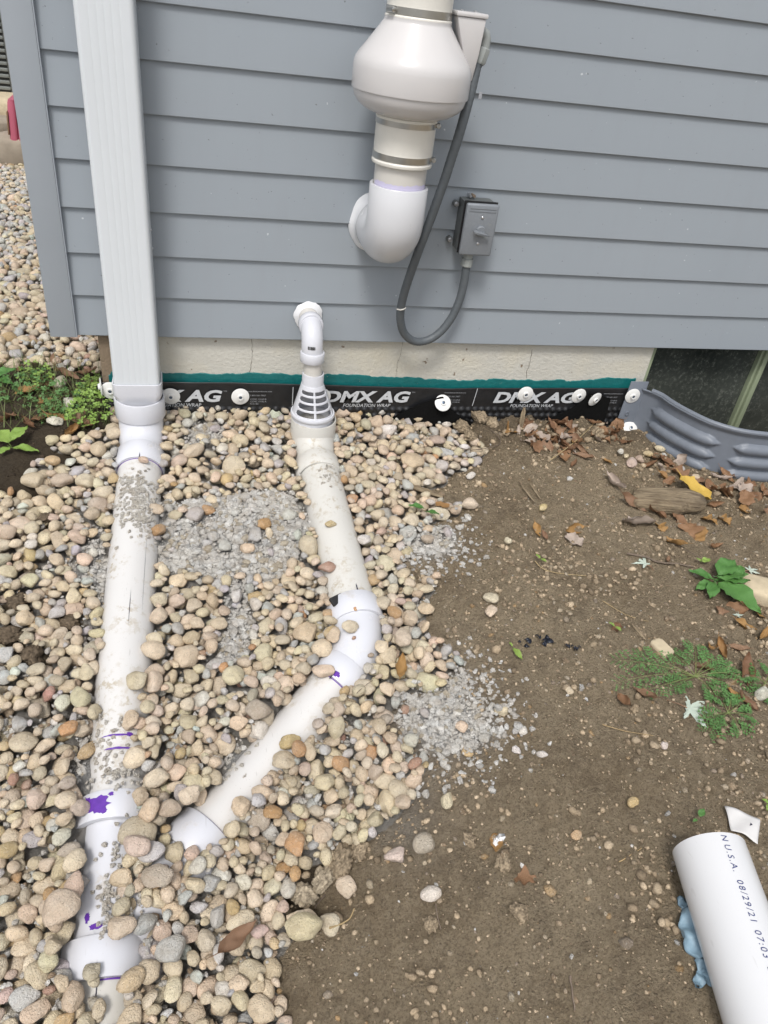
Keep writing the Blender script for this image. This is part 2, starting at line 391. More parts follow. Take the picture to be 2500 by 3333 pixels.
M['white_scrap'] = plain('white_paper_scrap', (.78, .78, .78), .7)
#@@STRUCTURE
# ================================================================== house wall
E0 = .1016                                         # siding exposure
house = thing('house', 'house wall with grey lap siding above a cream stucco foundation', 'house', (0.0, .02, -.2))
def lap_profile(k):
    z0, z1 = k * E0, (k + 1) * E0 + .012
    return [(.0145, z0 + .002), (.0008, z0), (0, z0 + .0012), (.0002, z0 + .006), (.0092, z1), (.0155, z1)]
for k in range(-1, 14):
    if k < 0: continue
    xs = list(np.linspace(.004, 3.6, 48)); MB().ext(lap_profile(k), 0, 0, xs, wob=.0007).build('siding_board', M['siding'], house, sharp=25)
for k in range(0, 14):                             # the same boards go on round the corner
    b = MB().ext([(y, z) for y, z in lap_profile(k)], 0, 0, [.004, 4.0])
    b.v = [(-.048 + y, x, z) for x, y, z in b.v]; b.build('siding_board', M['siding'], house, sharp=25)
MB().box(.0, 3.6, .016, .03, .0, 1.45).build('sheathing', M['trim'], house)
MB().box(-.03, -.0, .016, 4.0, .0, 1.45).build('sheathing', M['trim'], house)
# corner post: two flat faces with a small lip
cp = MB(); cp.ext([(-.010, -.002), (-.010, 1.45), (.004, 1.45), (.004, -.002)], -.0535, .006)
cp.build('corner_post', M['trim'], house, bevel=.0015)
cp = MB(); cp.box(-.0555, -.0415, .0045, .06, -.0025, 1.449); cp.build('corner_post', M['trim'], house, bevel=.0015)
lip = MB(); lip.box(.0062, .0085, -.0085, .003, -.0015, 1.449); lip.build('corner_post_lip', M['trim'], house)
# starter strip / soffit under the siding
MB().box(-.03, 3.6, .004, .30, .0005, .0035).build('starter_strip', M['trim'], house)
# foundation
fnd = MB()
fnd.box(.052, 1.628, .02, .30, -.70, .0); fnd.box(2.62, 3.6, .02, .30, -.70, .0); fnd.box(1.628, 2.62, .021, .30, -.70, -.56)
fnd.box(.052, .22, .30, 4.0, -.70, .0)
fo = fnd.build('foundation_wall', M['stucco'], house, sharp=0)
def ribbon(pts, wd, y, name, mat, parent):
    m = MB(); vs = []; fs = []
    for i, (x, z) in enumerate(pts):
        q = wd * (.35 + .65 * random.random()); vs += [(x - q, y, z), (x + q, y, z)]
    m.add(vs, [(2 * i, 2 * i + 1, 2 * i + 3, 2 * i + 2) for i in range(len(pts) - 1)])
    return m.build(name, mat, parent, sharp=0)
M['crackshade'] = plain('painted_crack_shade', (.11, .09, .065), .95, bmp=0)  # shade inside the cracks, put into the colour of flat surface ribbons
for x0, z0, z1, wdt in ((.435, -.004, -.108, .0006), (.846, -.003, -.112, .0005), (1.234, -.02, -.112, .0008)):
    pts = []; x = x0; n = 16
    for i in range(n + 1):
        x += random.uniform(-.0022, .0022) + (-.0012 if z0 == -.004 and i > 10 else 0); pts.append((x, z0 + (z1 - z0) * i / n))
    ribbon(pts, wdt, .0192, 'crack', M['crackshade'], fo)
# teal waterproofing band brushed on above the membrane
def tealtop(x): return -.1065 - .012 * float(smooth(.72, 1.02, x)) + .010 * float(smooth(1.38, 1.5, x)) + .014 * float(fbm(np.array(x * 9.0), np.array(.5), 4, 3)) + .009 * float(fbm(np.array(x * 70.0), np.array(.1), 2, 5)) - .01 * (x < .075)
tb = MB(); xs = np.linspace(.068, 1.60, 420); vs = []
for x in xs:
    t = tealtop(x); vs += [(x, .0195, t), (x, .0172, t - .0015), (x, .0168 + .0008 * random.random(), t - .015), (x, .017, -.16)]
tb.add(vs, [(4 * i + j, 4 * i + 4 + j, 4 * i + 5 + j, 4 * i + 1 + j) for i in range(len(xs) - 1) for j in range(3)])
tb.build('waterproof_coating', M['teal'], fo)
# basement window
win = MB(); win.box(1.63, 1.645, .03, .11, -.54, -.002)
win.box(1.63, 2.6, .06, .11, -.555, -.53)
wn = win.build('window_frame', M['winframe'], house, bevel=.002)
gl = MB(); gl.box(1.642, 2.044, .0745, .079, -.531, -.001); gl.build('pane', M['pane'], wn, sharp=0)
gl = MB(); gl.box(2.068, 2.6, .0785, .083, -.531, -.001); gl.build('pane', M['pane'], wn, sharp=0)
mu = MB(); mu.box(2.042, 2.052, .058, .10, -.531, -.001); mu.build('mullion', M['winframe'], wn, bevel=.0015)
mu = MB(); mu.box(2.0535, 2.070, .050, .10, -.5308, -.0012); mu.build('mullion', M['winframe'], wn, bevel=.0015)
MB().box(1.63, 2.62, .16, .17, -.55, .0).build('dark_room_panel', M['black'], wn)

# ================================================================== foundation membrane
mem = thing('foundation_membrane', 'black dimpled foundation wrap with white lettering along the wall base', 'membrane', (.8, .01, -.3))
def memtop(x): return -.1325 - .006 * float(smooth(.4, 1.1, x)) + .003 * math.sin(x * 5) + .003 * float(fbm(np.array(x * 6.0), np.array(.3), 3, 9))
DS = .021
def dimple(x, z):
    if z > -.2035: return 0
    r = round(z / DS); xo = .5 * DS * (r % 2); cx = round((x - xo) / DS) * DS + xo; d = math.hypot(x - cx, z - r * DS)
    return .006 * float(smooth(.0085, .004, d))
def memsheet(path, n, m, zb):
    b = MB(); vs = []
    for i in range(n + 1):
        s = path[0] + (path[1] - path[0]) * i / n
        for j in range(m + 1):
            if s < .05: x, yb, nx = .05, .008 + (.05 - s), True
            else: x, yb, nx = s, .008, False
            zt = memtop(max(s, .05)); z = zt + (zb - zt) * j / m
            o = dimple(s, z) + .006 * float(fbm(np.array(s * 11), np.array(z * 14), 3, 4))
            vs.append((x - o, yb, z) if nx else (x, yb - o - .0, z))
    b.add(vs, [(i * (m + 1) + j, (i + 1) * (m + 1) + j, (i + 1) * (m + 1) + j + 1, i * (m + 1) + j + 1) for i in range(n) for j in range(m)]); return b
memsheet((-.30, 1.625), 520, 66, -.36).build('wrap_sheet', M['membrane'], mem, solid=.002, sharp=60)
def text_data(txt, size, shear=0, bold=0.0, space=1.0):
    cu = bpy.data.curves.new('t', 'FONT'); cu.body = txt; cu.size = size; cu.shear = shear; cu.offset = bold; cu.space_character = space
    cu.resolution_u = 3; o = bpy.data.objects.new('t', cu); COL.objects.link(o); bpy.context.view_layer.update()
    me = bpy.data.meshes.new_from_object(o.evaluated_get(bpy.context.evaluated_depsgraph_get()))
    vs = [tuple(v.co) for v in me.vertices]; fs = [tuple(p.vertices) for p in me.polygons]
    bpy.data.objects.remove(o); bpy.data.curves.remove(cu); bpy.data.meshes.remove(me); return vs, fs
def wall_text(txt, x0, zb, width=None, height=None, shear=0, bold=0, mat='print', tilt=0, parent=None, y=.0012):
    vs, fs = text_data(txt, .05, shear, bold * .05)
    ax = [v[0] for v in vs]; ay = [v[1] for v in vs]; w0 = max(ax) - min(ax); h0 = max(ay) - min(ay)
    kx = width / w0 if width else height / h0; ky = height / h0 if height else kx; mx, my = min(ax), min(ay)
    b = MB(); b.add([(x0 + (v[0] - mx) * kx, y, zb + (v[1] - my) * ky + tilt * (v[0] - mx) * kx) for v in vs], fs)
    return b.build('lettering', M[mat], parent or mem, sharp=0)
for x0 in (.105, .634, 1.142):                     # the print repeats along the roll
    wd = .268 if x0 > 1 else .252
    wall_text('DMX AG', x0, -.1855, width=wd, height=.0365, shear=.22, bold=.040)
    wall_text('FOUNDATION WRAP', x0 + .058, -.1995, width=.138, height=.0102, shear=.15, bold=.003)
    wall_text('TM', x0 + wd + .003, -.1545, width=.009, height=.004, mat='print_small')
for x0 in (.10 - .038, .428, .99, 1.50):
    wall_text('www.dmxmembranes.com', x0 - .004, -.1545, width=.066, height=.0042, mat='print_small')
    wall_text('1-855-501-7837', x0 + .004, -.167, width=.042, height=.0042, mat='print_small')
    wall_text('CCMC 13169-R', x0 + .004, -.1785, width=.044, height=.0044, mat='print_small')
    wall_text('CCMC 13182-R', x0 + .004, -.1855, width=.044, height=.0044, mat='print_small')
    wall_text('ICC-ES', x0 + .004, -.1925, width=.022, height=.0044, mat='print_small')
for x0, dx in ((.548, 0), (1.086, -.006)):
    b = MB(); b.add([(x0 + dx - .0009, .0022, -.196), (x0 + dx + .0009, .0022, -.196), (x0 + .001, .0022, -.139), (x0 - .001, .0022, -.139)], [(0, 1, 2, 3)]); b.build('repeat_line', M['print'], mem, sharp=0)
# washers that pin the membrane
def washer_bm():
    prof = [(.0, .0038), (.004, .0038), (.0045, .0075), (.0072, .0075), (.0078, .0034), (.010, .0030), (.019, .0022), (.0222, .0006), (.0222, 0)]
    b = MB(); b.lathe(prof[::-1], n=30)
    for k in range(6):
        a = k * math.pi / 3
    return b
wme = washer_bm().mesh('fastener_washer', M['washer']); sme = MB().lathe([(.0038, 0), (.0038, .0052), (.003, .0056), (0.0, .0056)], n=16).mesh('screw_head', M['bluescrew'])
def washer(parent, x, y, z, tiltx=0, tiltz=0, sx=1.0):
    o = bpy.data.objects.new('fastener_washer', wme); COL.objects.link(o)
    o.matrix_basis = Matrix.Translation((x, y, z)) @ Matrix.Rotation(tiltz, 4, 'Z') @ Matrix.Rotation(R(90) + tiltx, 4, 'X') @ Matrix.Rotation(random.random() * 6, 4, 'Z') @ Matrix.Diagonal((sx * 1.09, 1.09, 1.09, 1))
    mb = o.matrix_basis.copy(); o.parent = parent; o.matrix_parent_inverse = world(parent).inverted()
    s = bpy.data.objects.new('screw', sme); COL.objects.link(s); s.parent = o; s.matrix_basis = Matrix.Translation((0, 0, .0012)); return o
for x, z, tx, tz in ((.071, -.152, 0, -.1), (.222, -.168, .05, 0), (.405, -.168, 0, .05), (1.239, -.155, 0, 0), (1.414, -.160, .05, .1), (.63, -.166, 0, 0)):
    washer(mem, x, .0005, z, tx, tz)
washer(mem, .0475, .012, -.147, 0, R(-80))

# ================================================================== filter fabric hanging in front of the membrane
fab = thing('filter_fabric', 'black filter fabric sagging below the foundation wrap between two washers', 'fabric', (1.2, -.02, -.30))
def fabtop(x):
    a, c = .983, 1.445
    if x < a: return -.162 - .30 * (a - x) ** 1.35 * 3.2
    if x < c:
        t = (x - a) / (c - a); return -.162 + .012 * t - .118 * (1 - (2 * t - 1) ** 2) ** .75 * (1 - .15 * t)
    return -.150 - .25 * (x - c) ** 1.1
def fabf(u, v):
    x = .80 + u * .72; zt = fabtop(x); z = zt + (-.40 - zt) * v
    return (x, -.004 - .012 * v - .005 * math.sin(x * 42 + v * 2) * (.25 + v) - .006 * abs(float(fbm(np.array(x * 16), np.array(v * 3), 3, 8))), z)
MB().grid(fabf, 110, 26).build('cloth_sheet', M['fabric'], fab, solid=.0015, sharp=0)
washer(fab, .983, -.010, -.180, R(-38), 0); washer(fab, 1.465, -.010, -.166, R(8), R(18), .92)

# ================================================================== window well
well = thing('window_well', 'grey corrugated plastic window well bolted to the foundation', 'window well', (1.8, -.2, -.3))
WP = [(1.622, -.002), (1.655, -.045), (1.668, -.10), (1.69, -.155), (1.725, -.215), (1.785, -.262), (1.86, -.285), (1.96, -.298), (2.08, -.300), (2.20, -.295), (2.32, -.262), (2.40, -.20), (2.44, -.10), (2.455, -.01)]
cum = [0]
for a, b in zip(WP, WP[1:]): cum.append(cum[-1] + math.dist(a, b))
def wpath(s):
    s = min(max(s, 0), cum[-1] - 1e-6); i = max(k for k in range(len(cum) - 1) if cum[k] <= s)
    t = (s - cum[i]) / (cum[i + 1] - cum[i]); P = lambda k: Vector(WP[min(max(k, 0), len(WP) - 1)])
    p0, p1, p2, p3 = P(i - 1), P(i), P(i + 1), P(i + 2)
    q = .5 * ((2 * p1) + (p2 - p0) * t + (2 * p0 - 5 * p1 + 4 * p2 - p3) * t * t + (3 * p1 - p0 - 3 * p2 + p3) * t ** 3)
    return q
LW = cum[-1]
def ribs(s, z):
    o = 0
    for zc in (-.185, -.228, -.271, -.314, -.357):
        for sa, sb in ((.040, .292), (.318, .62), (.646, .93)):
            if sa < s < sb:
                e = min(s - sa, sb - s); wv = .0175 * float(smooth(0, .045, e)) ** .7 + 1e-4
                d = abs(z - zc)
                if d < wv: o = max(o, .015 * float(smooth(0, .03, e)) * (1 - (d / wv) ** 2) ** .6)
    return o
def wf(u, v):
    s = u * LW; q = wpath(s); q2 = wpath(s + .004); q1 = wpath(s - .004); t = (q2 - q1).normalized(); n = Vector((t.y, -t.x))
    if n.y > 0 and q.x < 2.2 and abs(t.x) > .5: n = -n
    if Vector((q.x - 2.05, q.y)).dot(n) < 0: n = -n
    z = -.130 - v * .30
    o = ribs(s, z) + .010 * float(smooth(.018, .0, v * .30)) 
    return (q.x + n.x * o, q.y + n.y * o, z)
MB().grid(wf, 230, 100).build('well_shell', M['well'], well, solid=.004, sharp=50)
rim = MB(); rim.tube([(wpath(LW * i / 80).x - 0.0, wpath(LW * i / 80).y - .004, -.1285) for i in range(2, 79)], .0075, n=10); rim.build('rim_bead', M['well'], well)
fl = MB(); fl.ext([(-.006, -.108), (-.0015, -.108), (-.0015, -.43), (-.006, -.43)], 1.560, 1.632)
fl.v = [(x + (.012 if (z > -.12 and x < 1.6) else 0) - .0, y, z) for x, y, z in fl.v]; fl.build('mounting_flange', M['well'], well, bevel=.002)
fl = MB(); fl.ext([(-.006, -.108), (-.0015, -.108), (-.0015, -.43), (-.006, -.43)], 2.445, 2.52); fl.build('mounting_flange', M['well'], well, bevel=.002)
MB().lathe([(.0075, 0), (.0075, .003), (.004, .0035), (.004, .001), (.0, .001)], n=18).build('bolt_hole', M['well'], well).matrix_basis = Matrix.Translation((1.592, -.0062, -.216)) @ Matrix.Rotation(R(90), 4, 'X')
washer(well, 1.590, -.0075, -.155, 0, 0); washer(well, 1.612, -.020, -.262, R(-50), 0)

# ================================================================== downspout
def rrect(x0, x1, y0, y1, r, n=5):
    pts = []
    for cx, cy, a0 in ((x1 - r, y1 - r, 0), (x0 + r, y1 - r, 90), (x0 + r, y0 + r, 180), (x1 - r, y0 + r, 270)):
        for k in range(n + 1):
            a = R(a0 + 90 * k / n); pts.append((cx + r * math.cos(a), cy + r * math.sin(a)))
    return pts
def prism(mb, pts, z0, z1, cap=True):
    n = len(pts); vs = [(x, y, z0) for x, y in pts] + [(x, y, z1) for x, y in pts]
    fs = [(i, (i + 1) % n, n + (i + 1) % n, n + i) for i in range(n)]
    if cap: fs += [tuple(range(n - 1, -1, -1)), tuple(range(n, 2 * n))]
    return mb.add(vs, fs)
ds = thing('downspout', 'white rectangular downspout beside the corner of the siding', 'downspout', (.147, -.06, -.1))
dx0, dx1, dy0, dy1 = .0915, .2015, -.1005, -.0185
body = []
base = rrect(dx0, dx1, dy0, dy1, .010, 5)
front = []
for k in range(111):                               # shallow flutes pressed into the front face
    x = dx0 + .011 + (dx1 - dx0 - .022) * k / 110; d = 0
    for c in (.118, .133, .1465, .160, .175): d = max(d, .00045 * max(0, 1 - abs(x - c) / .0030))
    front.append((x, dy0 + d))
left_arc = base[12:18]; right_arc = base[18:24]
pts = base[0:12] + left_arc + front + right_arc
prism(MB(), pts, -.112, 1.45).build('downspout_pipe', M['downspout'], ds, sharp=30)
for x, z in ((.0905, .287), (.0905, .245), (.2025, .283), (.2025, .242)):
    b = MB(); b.lathe([(.0032, 0), (.0032, .0015), (.002, .0028), (0, .0028)], n=12)
    o = b.build('screw', M['galv'], ds); s = -1 if x < .15 else 1
    o.matrix_basis = Matrix.Translation((x, -.062, z)) @ Matrix.Rotation(R(90) * s, 4, 'Y')
ad = MB(); outer = rrect(dx0 - .0042, dx1 + .0042, dy0 - .0045, dy1 + .004, .016, 6); inner = rrect(dx0 - .0012, dx1 + .0012, dy0 - .0015, dy1 + .001, .0115, 6)
n = len(outer); vs = []
def rnd_(pt, k):                                    # blend the rectangular sleeve into the round spigot
    a_ = math.atan2(pt[1] + .0615, pt[0] - .147); c_ = (.147 + .0568 * math.cos(a_), -.0615 + .0568 * math.sin(a_)); return (pt[0] * (1 - k) + c_[0] * k, pt[1] * (1 - k) + c_[1] * k)
for z, k in ((-.165, 1.0), (-.138, 1.0), (-.130, .75), (-.121, .25), (-.112, .0), (-.0845, 0)): vs += [rnd_(p_, k) + (z,) for p_ in outer]
vs += [(x, y, -.084) for x, y in inner] + [(x, y, -.11) for x, y in inner]
ad.add(vs, [(r_ * n + i, r_ * n + (i + 1) % n, (r_ + 1) * n + (i + 1) % n, (r_ + 1) * n + i) for r_ in range(7) for i in range(n)])
ad.build('adapter_sleeve', M['pvc_new'], ds, sharp=40)

# ================================================================== buried drain line, glued together
def zc(x, y): return float(S(x, y)) - .012 - .030 * float(smooth(-.72, -1.02, y))
def P3(x, y, dz=0): return Vector((x, y, zc(x, y) + dz))
drain = thing('drain_pipe', 'white plastic drain line of two joined pipes half buried in the gravel', 'drain pipe', (.3, -.7, -.45))
RP = .0540
def hub(p, d, l, r, mat, name='pipe_hub', parent=None, rin=None):
    p, d = Vector(p), Vector(d).normalized(); rin = rin or RP
    pa = [p, p, p + d * .002, p + d * (l - .002), p + d * l, p + d * l]; ra = [rin + .0005, r - .0015, r, r, r - .0015, rin + .0005]
    return MB().tube(pa, ra, 56, cap=False).build(name, M[mat], parent or drain, sharp=40)
# left inlet under the downspout
lx, ly = .147, -.0615
hp = [(.0558, -.188), (.0618, -.187), (.0626, -.185), (.0626, -.136), (.0615, -.134), (.0585, -.134), (.0580, -.155)]
MB().lathe(hp, (lx, ly, 0), 56, cap=False).build('inlet_hub', M['pvc_new'], drain, sharp=40)
za = zc(lx, -.16); RB = .088
la = [Vector((lx, ly, -.165))] + arc((lx, ly - RB, za + RB), (0, RB, 0), (0, 0, -RB), 14)
el = la + [P3(.1465, -.19)]
MB().tube(el, .0556, 56, cap=False).build('elbow_bend', M['pvc_new'], drain)
pa = [P3(.1465, -.150), P3(.1462, -.20)]; hub(pa[0], pa[1] - pa[0], .062, .0605, 'pvc_new', 'outlet_hub')
yL = [-.19, -.35, -.55, -.75, -.95, -1.02]
def lxat(y): return .1465 + (y + .2) * (.1465 - .1275) / .85
main = MB().tube([P3(lxat(y), y) for y in yL], RP, 56).build('main_pipe', M['pvc_drain'], drain)
def ring(p, d, r, name='primer_ring', mat='purple', w=.0016):
    p, d = Vector(p), Vector(d).normalized(); pa = [p, p, p + d * w, p + d * w]
    return MB().tube(pa, [r - .002, r, r, r - .002], 56, cap=False).build(name, M[mat], drain, sharp=0)
ring(P3(.1462, -.2125), (0, -1, -.22), RP + .0008)
# wye fitting
d0 = (P3(lxat(-1.2), -1.2) - P3(lxat(-1.0), -1.0)).normalized()
wy = MB(); wy.tube([P3(lxat(-1.01), -1.01), P3(lxat(-1.25), -1.25)], .0525, 56, cap=False)
bj = P3(lxat(-1.235), -1.235); bh = P3(.292, -1.078)
wyo = wy.build('wye_body', M['pvc_new'], drain)
MB().tube([bj, bj.lerp(bh, .5), bh], .0550, 56, cap=False).build('wye_branch', M['pvc_new'], drain)
bd = (bh - bj).normalized()
hub(bh - bd * .058, bd, .062, .0635, 'pvc_new', 'branch_hub')
h1 = P3(lxat(-1.052), -1.052); hub(h1, -d0, .050, .0675, 'pvc_new', 'wye_hub')
h2 = P3(lxat(-1.288), -1.288); hub(h2, -d0, .060, .0675, 'pvc_new', 'lower_coupling')
ring(P3(lxat(-1.0) , -1.289), d0, RP + .0010, w=.0022)
tl = [P3(lxat(-1.25), -1.25), P3(lxat(-1.25) + .004, -1.40), P3(lxat(-1.25) + .010, -1.75)]
MB().tube(tl, RP, 56).build('tail_pipe', M['pvc_dirty'], drain)
# right inlet under the discharge cone
rx, ry = .594, -.100
hp = [(.0556, -.247), (.0600, -.245), (.0608, -.242), (.0608, -.180), (.0598, -.1775), (.0572, -.1775), (.0566, -.20)]
MB().lathe(hp, (rx, ry, 0), 56, cap=False).build('inlet_hub', M['pvc_dirty'], drain, sharp=40)
zb = zc(rx, -.2); ea = [Vector((rx, ry, -.235))] + arc((rx, ry - RB, zb + RB), (0, RB, 0), (0, 0, -RB), 14) + [P3(.596, -.225)]
MB().tube(ea, .0552, 56, cap=False).build('elbow_bend', M['pvc_dirty'], drain)
pa = [P3(.5955, -.185), P3(.5965, -.24)]; hub(pa[0], pa[1] - pa[0], .055, .0598, 'pvc_dirty', 'outlet_hub')
rA, rB = P3(.598, -.225), P3(.6195, -.665)
MB().tube([rA, rA.lerp(rB, .33), rA.lerp(rB, .66), rB], RP, 56).build('branch_pipe', M['pvc_dirty'], drain)
e1, e2 = P3(.6195, -.668), P3(.552, -.838)
cpt = [e1, P3(.6205, -.70), P3(.6185, -.735), P3(.611, -.766), P3(.598, -.793), P3(.579, -.815), e2]
MB().tube(cpt, .0556, 56, cap=False).build('bend_fitting', M['pvc_new'], drain)
hub(e1 + Vector((0, .012, .003)), cpt[1] - e1, .055, .0612, 'pvc_new', 'bend_hub'); dd = (P3(.33, -1.043) - e2).normalized()
hub(e2 + dd * .006, -dd, .055, .0612, 'pvc_new', 'bend_hub')
MB().tube([e2, P3(.44, -.941), P3(.33, -1.043), bh - bd * .02], RP, 56).build('branch_pipe', M['pvc_drain'], drain)
ring(e2 + dd * .0065, dd, RP + .0010)
ring(bh + bd * .0042, bd, RP + .0010, w=.002)
# purple primer splashes and marker strokes lie on the pipe surface
def on_pipe(a, d, t, ang, r):                      # axis point a, axis direction d, distance along, angle from top
    a, d = Vector(a), Vector(d).normalized(); upv = (Vector((0, 0, 1)) - d * d.z).normalized(); sd_ = d.cross(upv)
    return a + d * t + (upv * math.cos(ang) + sd_ * math.sin(ang)) * r
def splash(a, d, t0, ang0, rt, ra, r, seed, name='primer_stain', mat='purple', n=26):
    random.seed(seed); vs = [on_pipe(a, d, t0, ang0, r)]; m = 3; fs = []
    amp = [.65 + .5 * random.random() for _ in range(n)]
    for j in range(1, m + 1):
        for k in range(n):
            q = 2 * math.pi * k / n; f = j / m * (amp[k] if j == m else (.5 + .5 * amp[k])); vs.append(on_pipe(a, d, t0 + rt * f * math.cos(q), ang0 + ra * f * math.sin(q), r))
    for k in range(n):
        k2 = (k + 1) % n; fs.append((0, 1 + k, 1 + k2))
        for j in range(m - 1): fs.append((1 + j * n + k, 1 + (j + 1) * n + k, 1 + (j + 1) * n + k2, 1 + j * n + k2))
    return MB().add(vs, fs).build(name, M[mat], drain, sharp=0)
splash(h1, -d0, .026, -.34, .017, .34, .0681, 3); splash(h1, -d0, .033, -.66, .012, .16, .0681, 4)
splash(h1, -d0, .040, -.02, .004, .07, .0681, 5); splash(h1, -d0, .012, -.18, .006, .10, .0681, 8)
q = P3(lxat(-.905), -.905)
splash(q, d0, 0, -.05, .0022, .62, RP + .0007, 6); splash(q, d0, .026, -.1, .0026, .62, RP + .0007, 7); splash(q, d0, -.002, -.42, .006, .12, RP + .0007, 9)
q = P3(lxat(-1.20), -1.20); splash(q, d0, 0, .50, .009, .10, .0532, 12); splash(q, d0, .015, .22, .005, .22, .0532, 13); splash(q, d0, .026, .03, .014, .055, .0532, 14)
q = h2; splash(q, -d0, .006, -.02, .016, .025, .0681, 15, 'marker_stroke', 'marker'); splash(h2 , d0, .022, .02, .018, .02, RP + .0008, 16, 'marker_stroke', 'marker')
q = P3(.6195, -.655); dr = (P3(.6205, -.70) - P3(.6, -.3)).normalized()
splash(q, dr, .0, -.05, .016, .03, .0618, 17, 'marker_stroke', 'marker'); splash(e2, dd, .004, -.12, .012, .03, .0618, 18, 'marker_stroke', 'marker'); splash(e2, dd, -.004, -.2, .007, .16, .0618, 19)
splash(P3(.1462, -.205), (0, -1, -.2), .008, -.06, .013, .02, .0612, 20, 'marker_stroke', 'marker')
splash(P3(lxat(-.64), -.64), d0, 0, -.14, .048, .010, RP + .0006, 21, 'scratch', 'marker'); splash(P3(lxat(-.55), -.55), d0, 0, -.62, .10, .006, RP + .0006, 22, 'scratch', 'marker')
splash(bh, bd, .03, -.9, .013, .04, RP + .0008, 23, 'marker_stroke', 'marker')
random.seed(21)

# ================================================================== sump discharge with slotted cone
sp = thing('discharge_pipe', 'small white discharge pipe dropping from the siding into a slotted cone', 'discharge pipe', (.58, -.1, -.18))
sx = .578
MB().tube([(sx, .012, .068), (sx, -.060, .0675)], .0241, 36, cap=False).build('wall_stub', M['pvc_cream'], sp)
ck = MB(); pr = [(.0243, .007), (.028, .005), (.034, .0025), (.0385, .0)]
vs = []; nn = 40
for r_, h in pr:
    for k in range(nn):
        a = 2 * math.pi * k / nn; rr = r_ * (1 + (.30 * float(fbm(np.array(math.cos(a) * 2.2 + 5), np.array(math.sin(a) * 2.2 + 3), 3, 2)) if r_ > .026 else 0))
        vs.append((sx + rr * math.cos(a), .0035 - h - .004, .068 + rr * math.sin(a) * (1.0)))
ck.add(vs, [(i * nn + k, i * nn + (k + 1) % nn, (i + 1) * nn + (k + 1) % nn, (i + 1) * nn + k) for i in range(3) for k in range(nn)]); ck.build('caulk', M['caulk'], sp)
ec = arc((sx + .0, -.058, .0245), (0, 0, .043), (0, -.043, 0), 6)
MB().tube(ec + [Vector((sx + .0015, -.101, .012))], .0272, 36, cap=False).build('elbow_bend', M['pvc_new'], sp)
def shub(p, d, l, r, rin, name, mat='pvc_new'): return hub(p, d, l, r, mat, name, sp, rin)
shub((sx, -.046, .0677), (0, -1, 0), .024, .0312, .0243, 'elbow_hub'); shub((sx + .002, -.101, .014), (0, 0, -1), .026, .0312, .0243, 'elbow_hub')
px_ = sx + .004
MB().tube([(px_, -.101, .02), (px_ + .002, -.101, -.07)], .0241, 36).build('drop_pipe', M['pvc_cream'], sp)
cx, cy = .590, -.101
MB().lathe([(.0245, -.045), (.0278, -.045), (.0283, -.047), (.0283, -.070), (.0300, -.078)], (px_ + .003, cy, 0), 48, cap=False).build('cone_collar', M['pvc_new'], sp)
cone = MB(); NA, NZ = 96, 56; vs = []; z0c, z1c = -.074, -.158
rows = [(.14, .25), (.33, .46), (.54, .69), (.77, .93)]
for j in range(NZ + 1):
    t = j / NZ; r_ = .0292 + (.0555 - .0292) * t; ox = (px_ + .003) * (1 - t) + cx * t
    for k in range(NA):
        a = 2 * math.pi * k / NA; vs.append((ox + r_ * math.cos(a), cy + r_ * math.sin(a), z0c + (z1c - z0c) * t))
fs = []
for j in range(NZ):
    for k in range(NA):
        t = (j + .5) / NZ; a = 2 * math.pi * (k + .5) / NA; hole = False
        for c in (-math.pi / 2,):
            da = abs((a - c + math.pi) % (2 * math.pi) - math.pi)
            for q0, q1 in rows:
                if q0 < t < q1:
                    e = (t - (q0 + q1) / 2) / ((q1 - q0) / 2); lim = 1.12 - .16 * (1 - math.sqrt(max(0, 1 - e * e)))
                    if .055 < da < lim: hole = True
        if not hole: fs.append((j * NA + k, j * NA + (k + 1) % NA, (j + 1) * NA + (k + 1) % NA, (j + 1) * NA + k))
cone.add(vs, fs).build('slotted_cone', M['pvc_new'], sp, solid=.0022, sharp=50)
MB().lathe([(.0545, -.156), (.0578, -.1565), (.0592, -.160), (.0592, -.164), (.0570, -.1675), (.0545, -.169), (.0545, -.188), (.0470, -.188), (.0470, -.170)], (cx, cy, 0), 64, cap=False).build('cone_flange', M['pvc_new'], sp, sharp=40)
for k in range(16):
    a = R(-122 + 2.6 * k); wd = random.choice((.0004, .0007, .001)); c = Vector((sx + .0005, -.0745, .048))
b = MB()
for k in range(17):                                # barcode sticker on the elbow
    x = sx - .0135 + .0011 * k; wd = random.choice((.0003, .0005)); z0, z1 = .029, .037
    vs = []
    for z in (z0, (z0 + z1) / 2, z1):
        for xx in (x - wd, x + wd):
            ang = math.acos(max(-1, min(1, (z - .0245) / .0683))) ; h = math.sqrt(max(0, .0277 ** 2 - (xx - sx) ** 2)); rr = .043 + h
            vs.append((xx, -.058 - math.sqrt(max(0, rr * rr - (z - .0245) ** 2)), z))
    b.add(vs, [(0, 1, 3, 2), (2, 3, 5, 4)])
b.build('barcode', M['barcode'], sp, sharp=0)

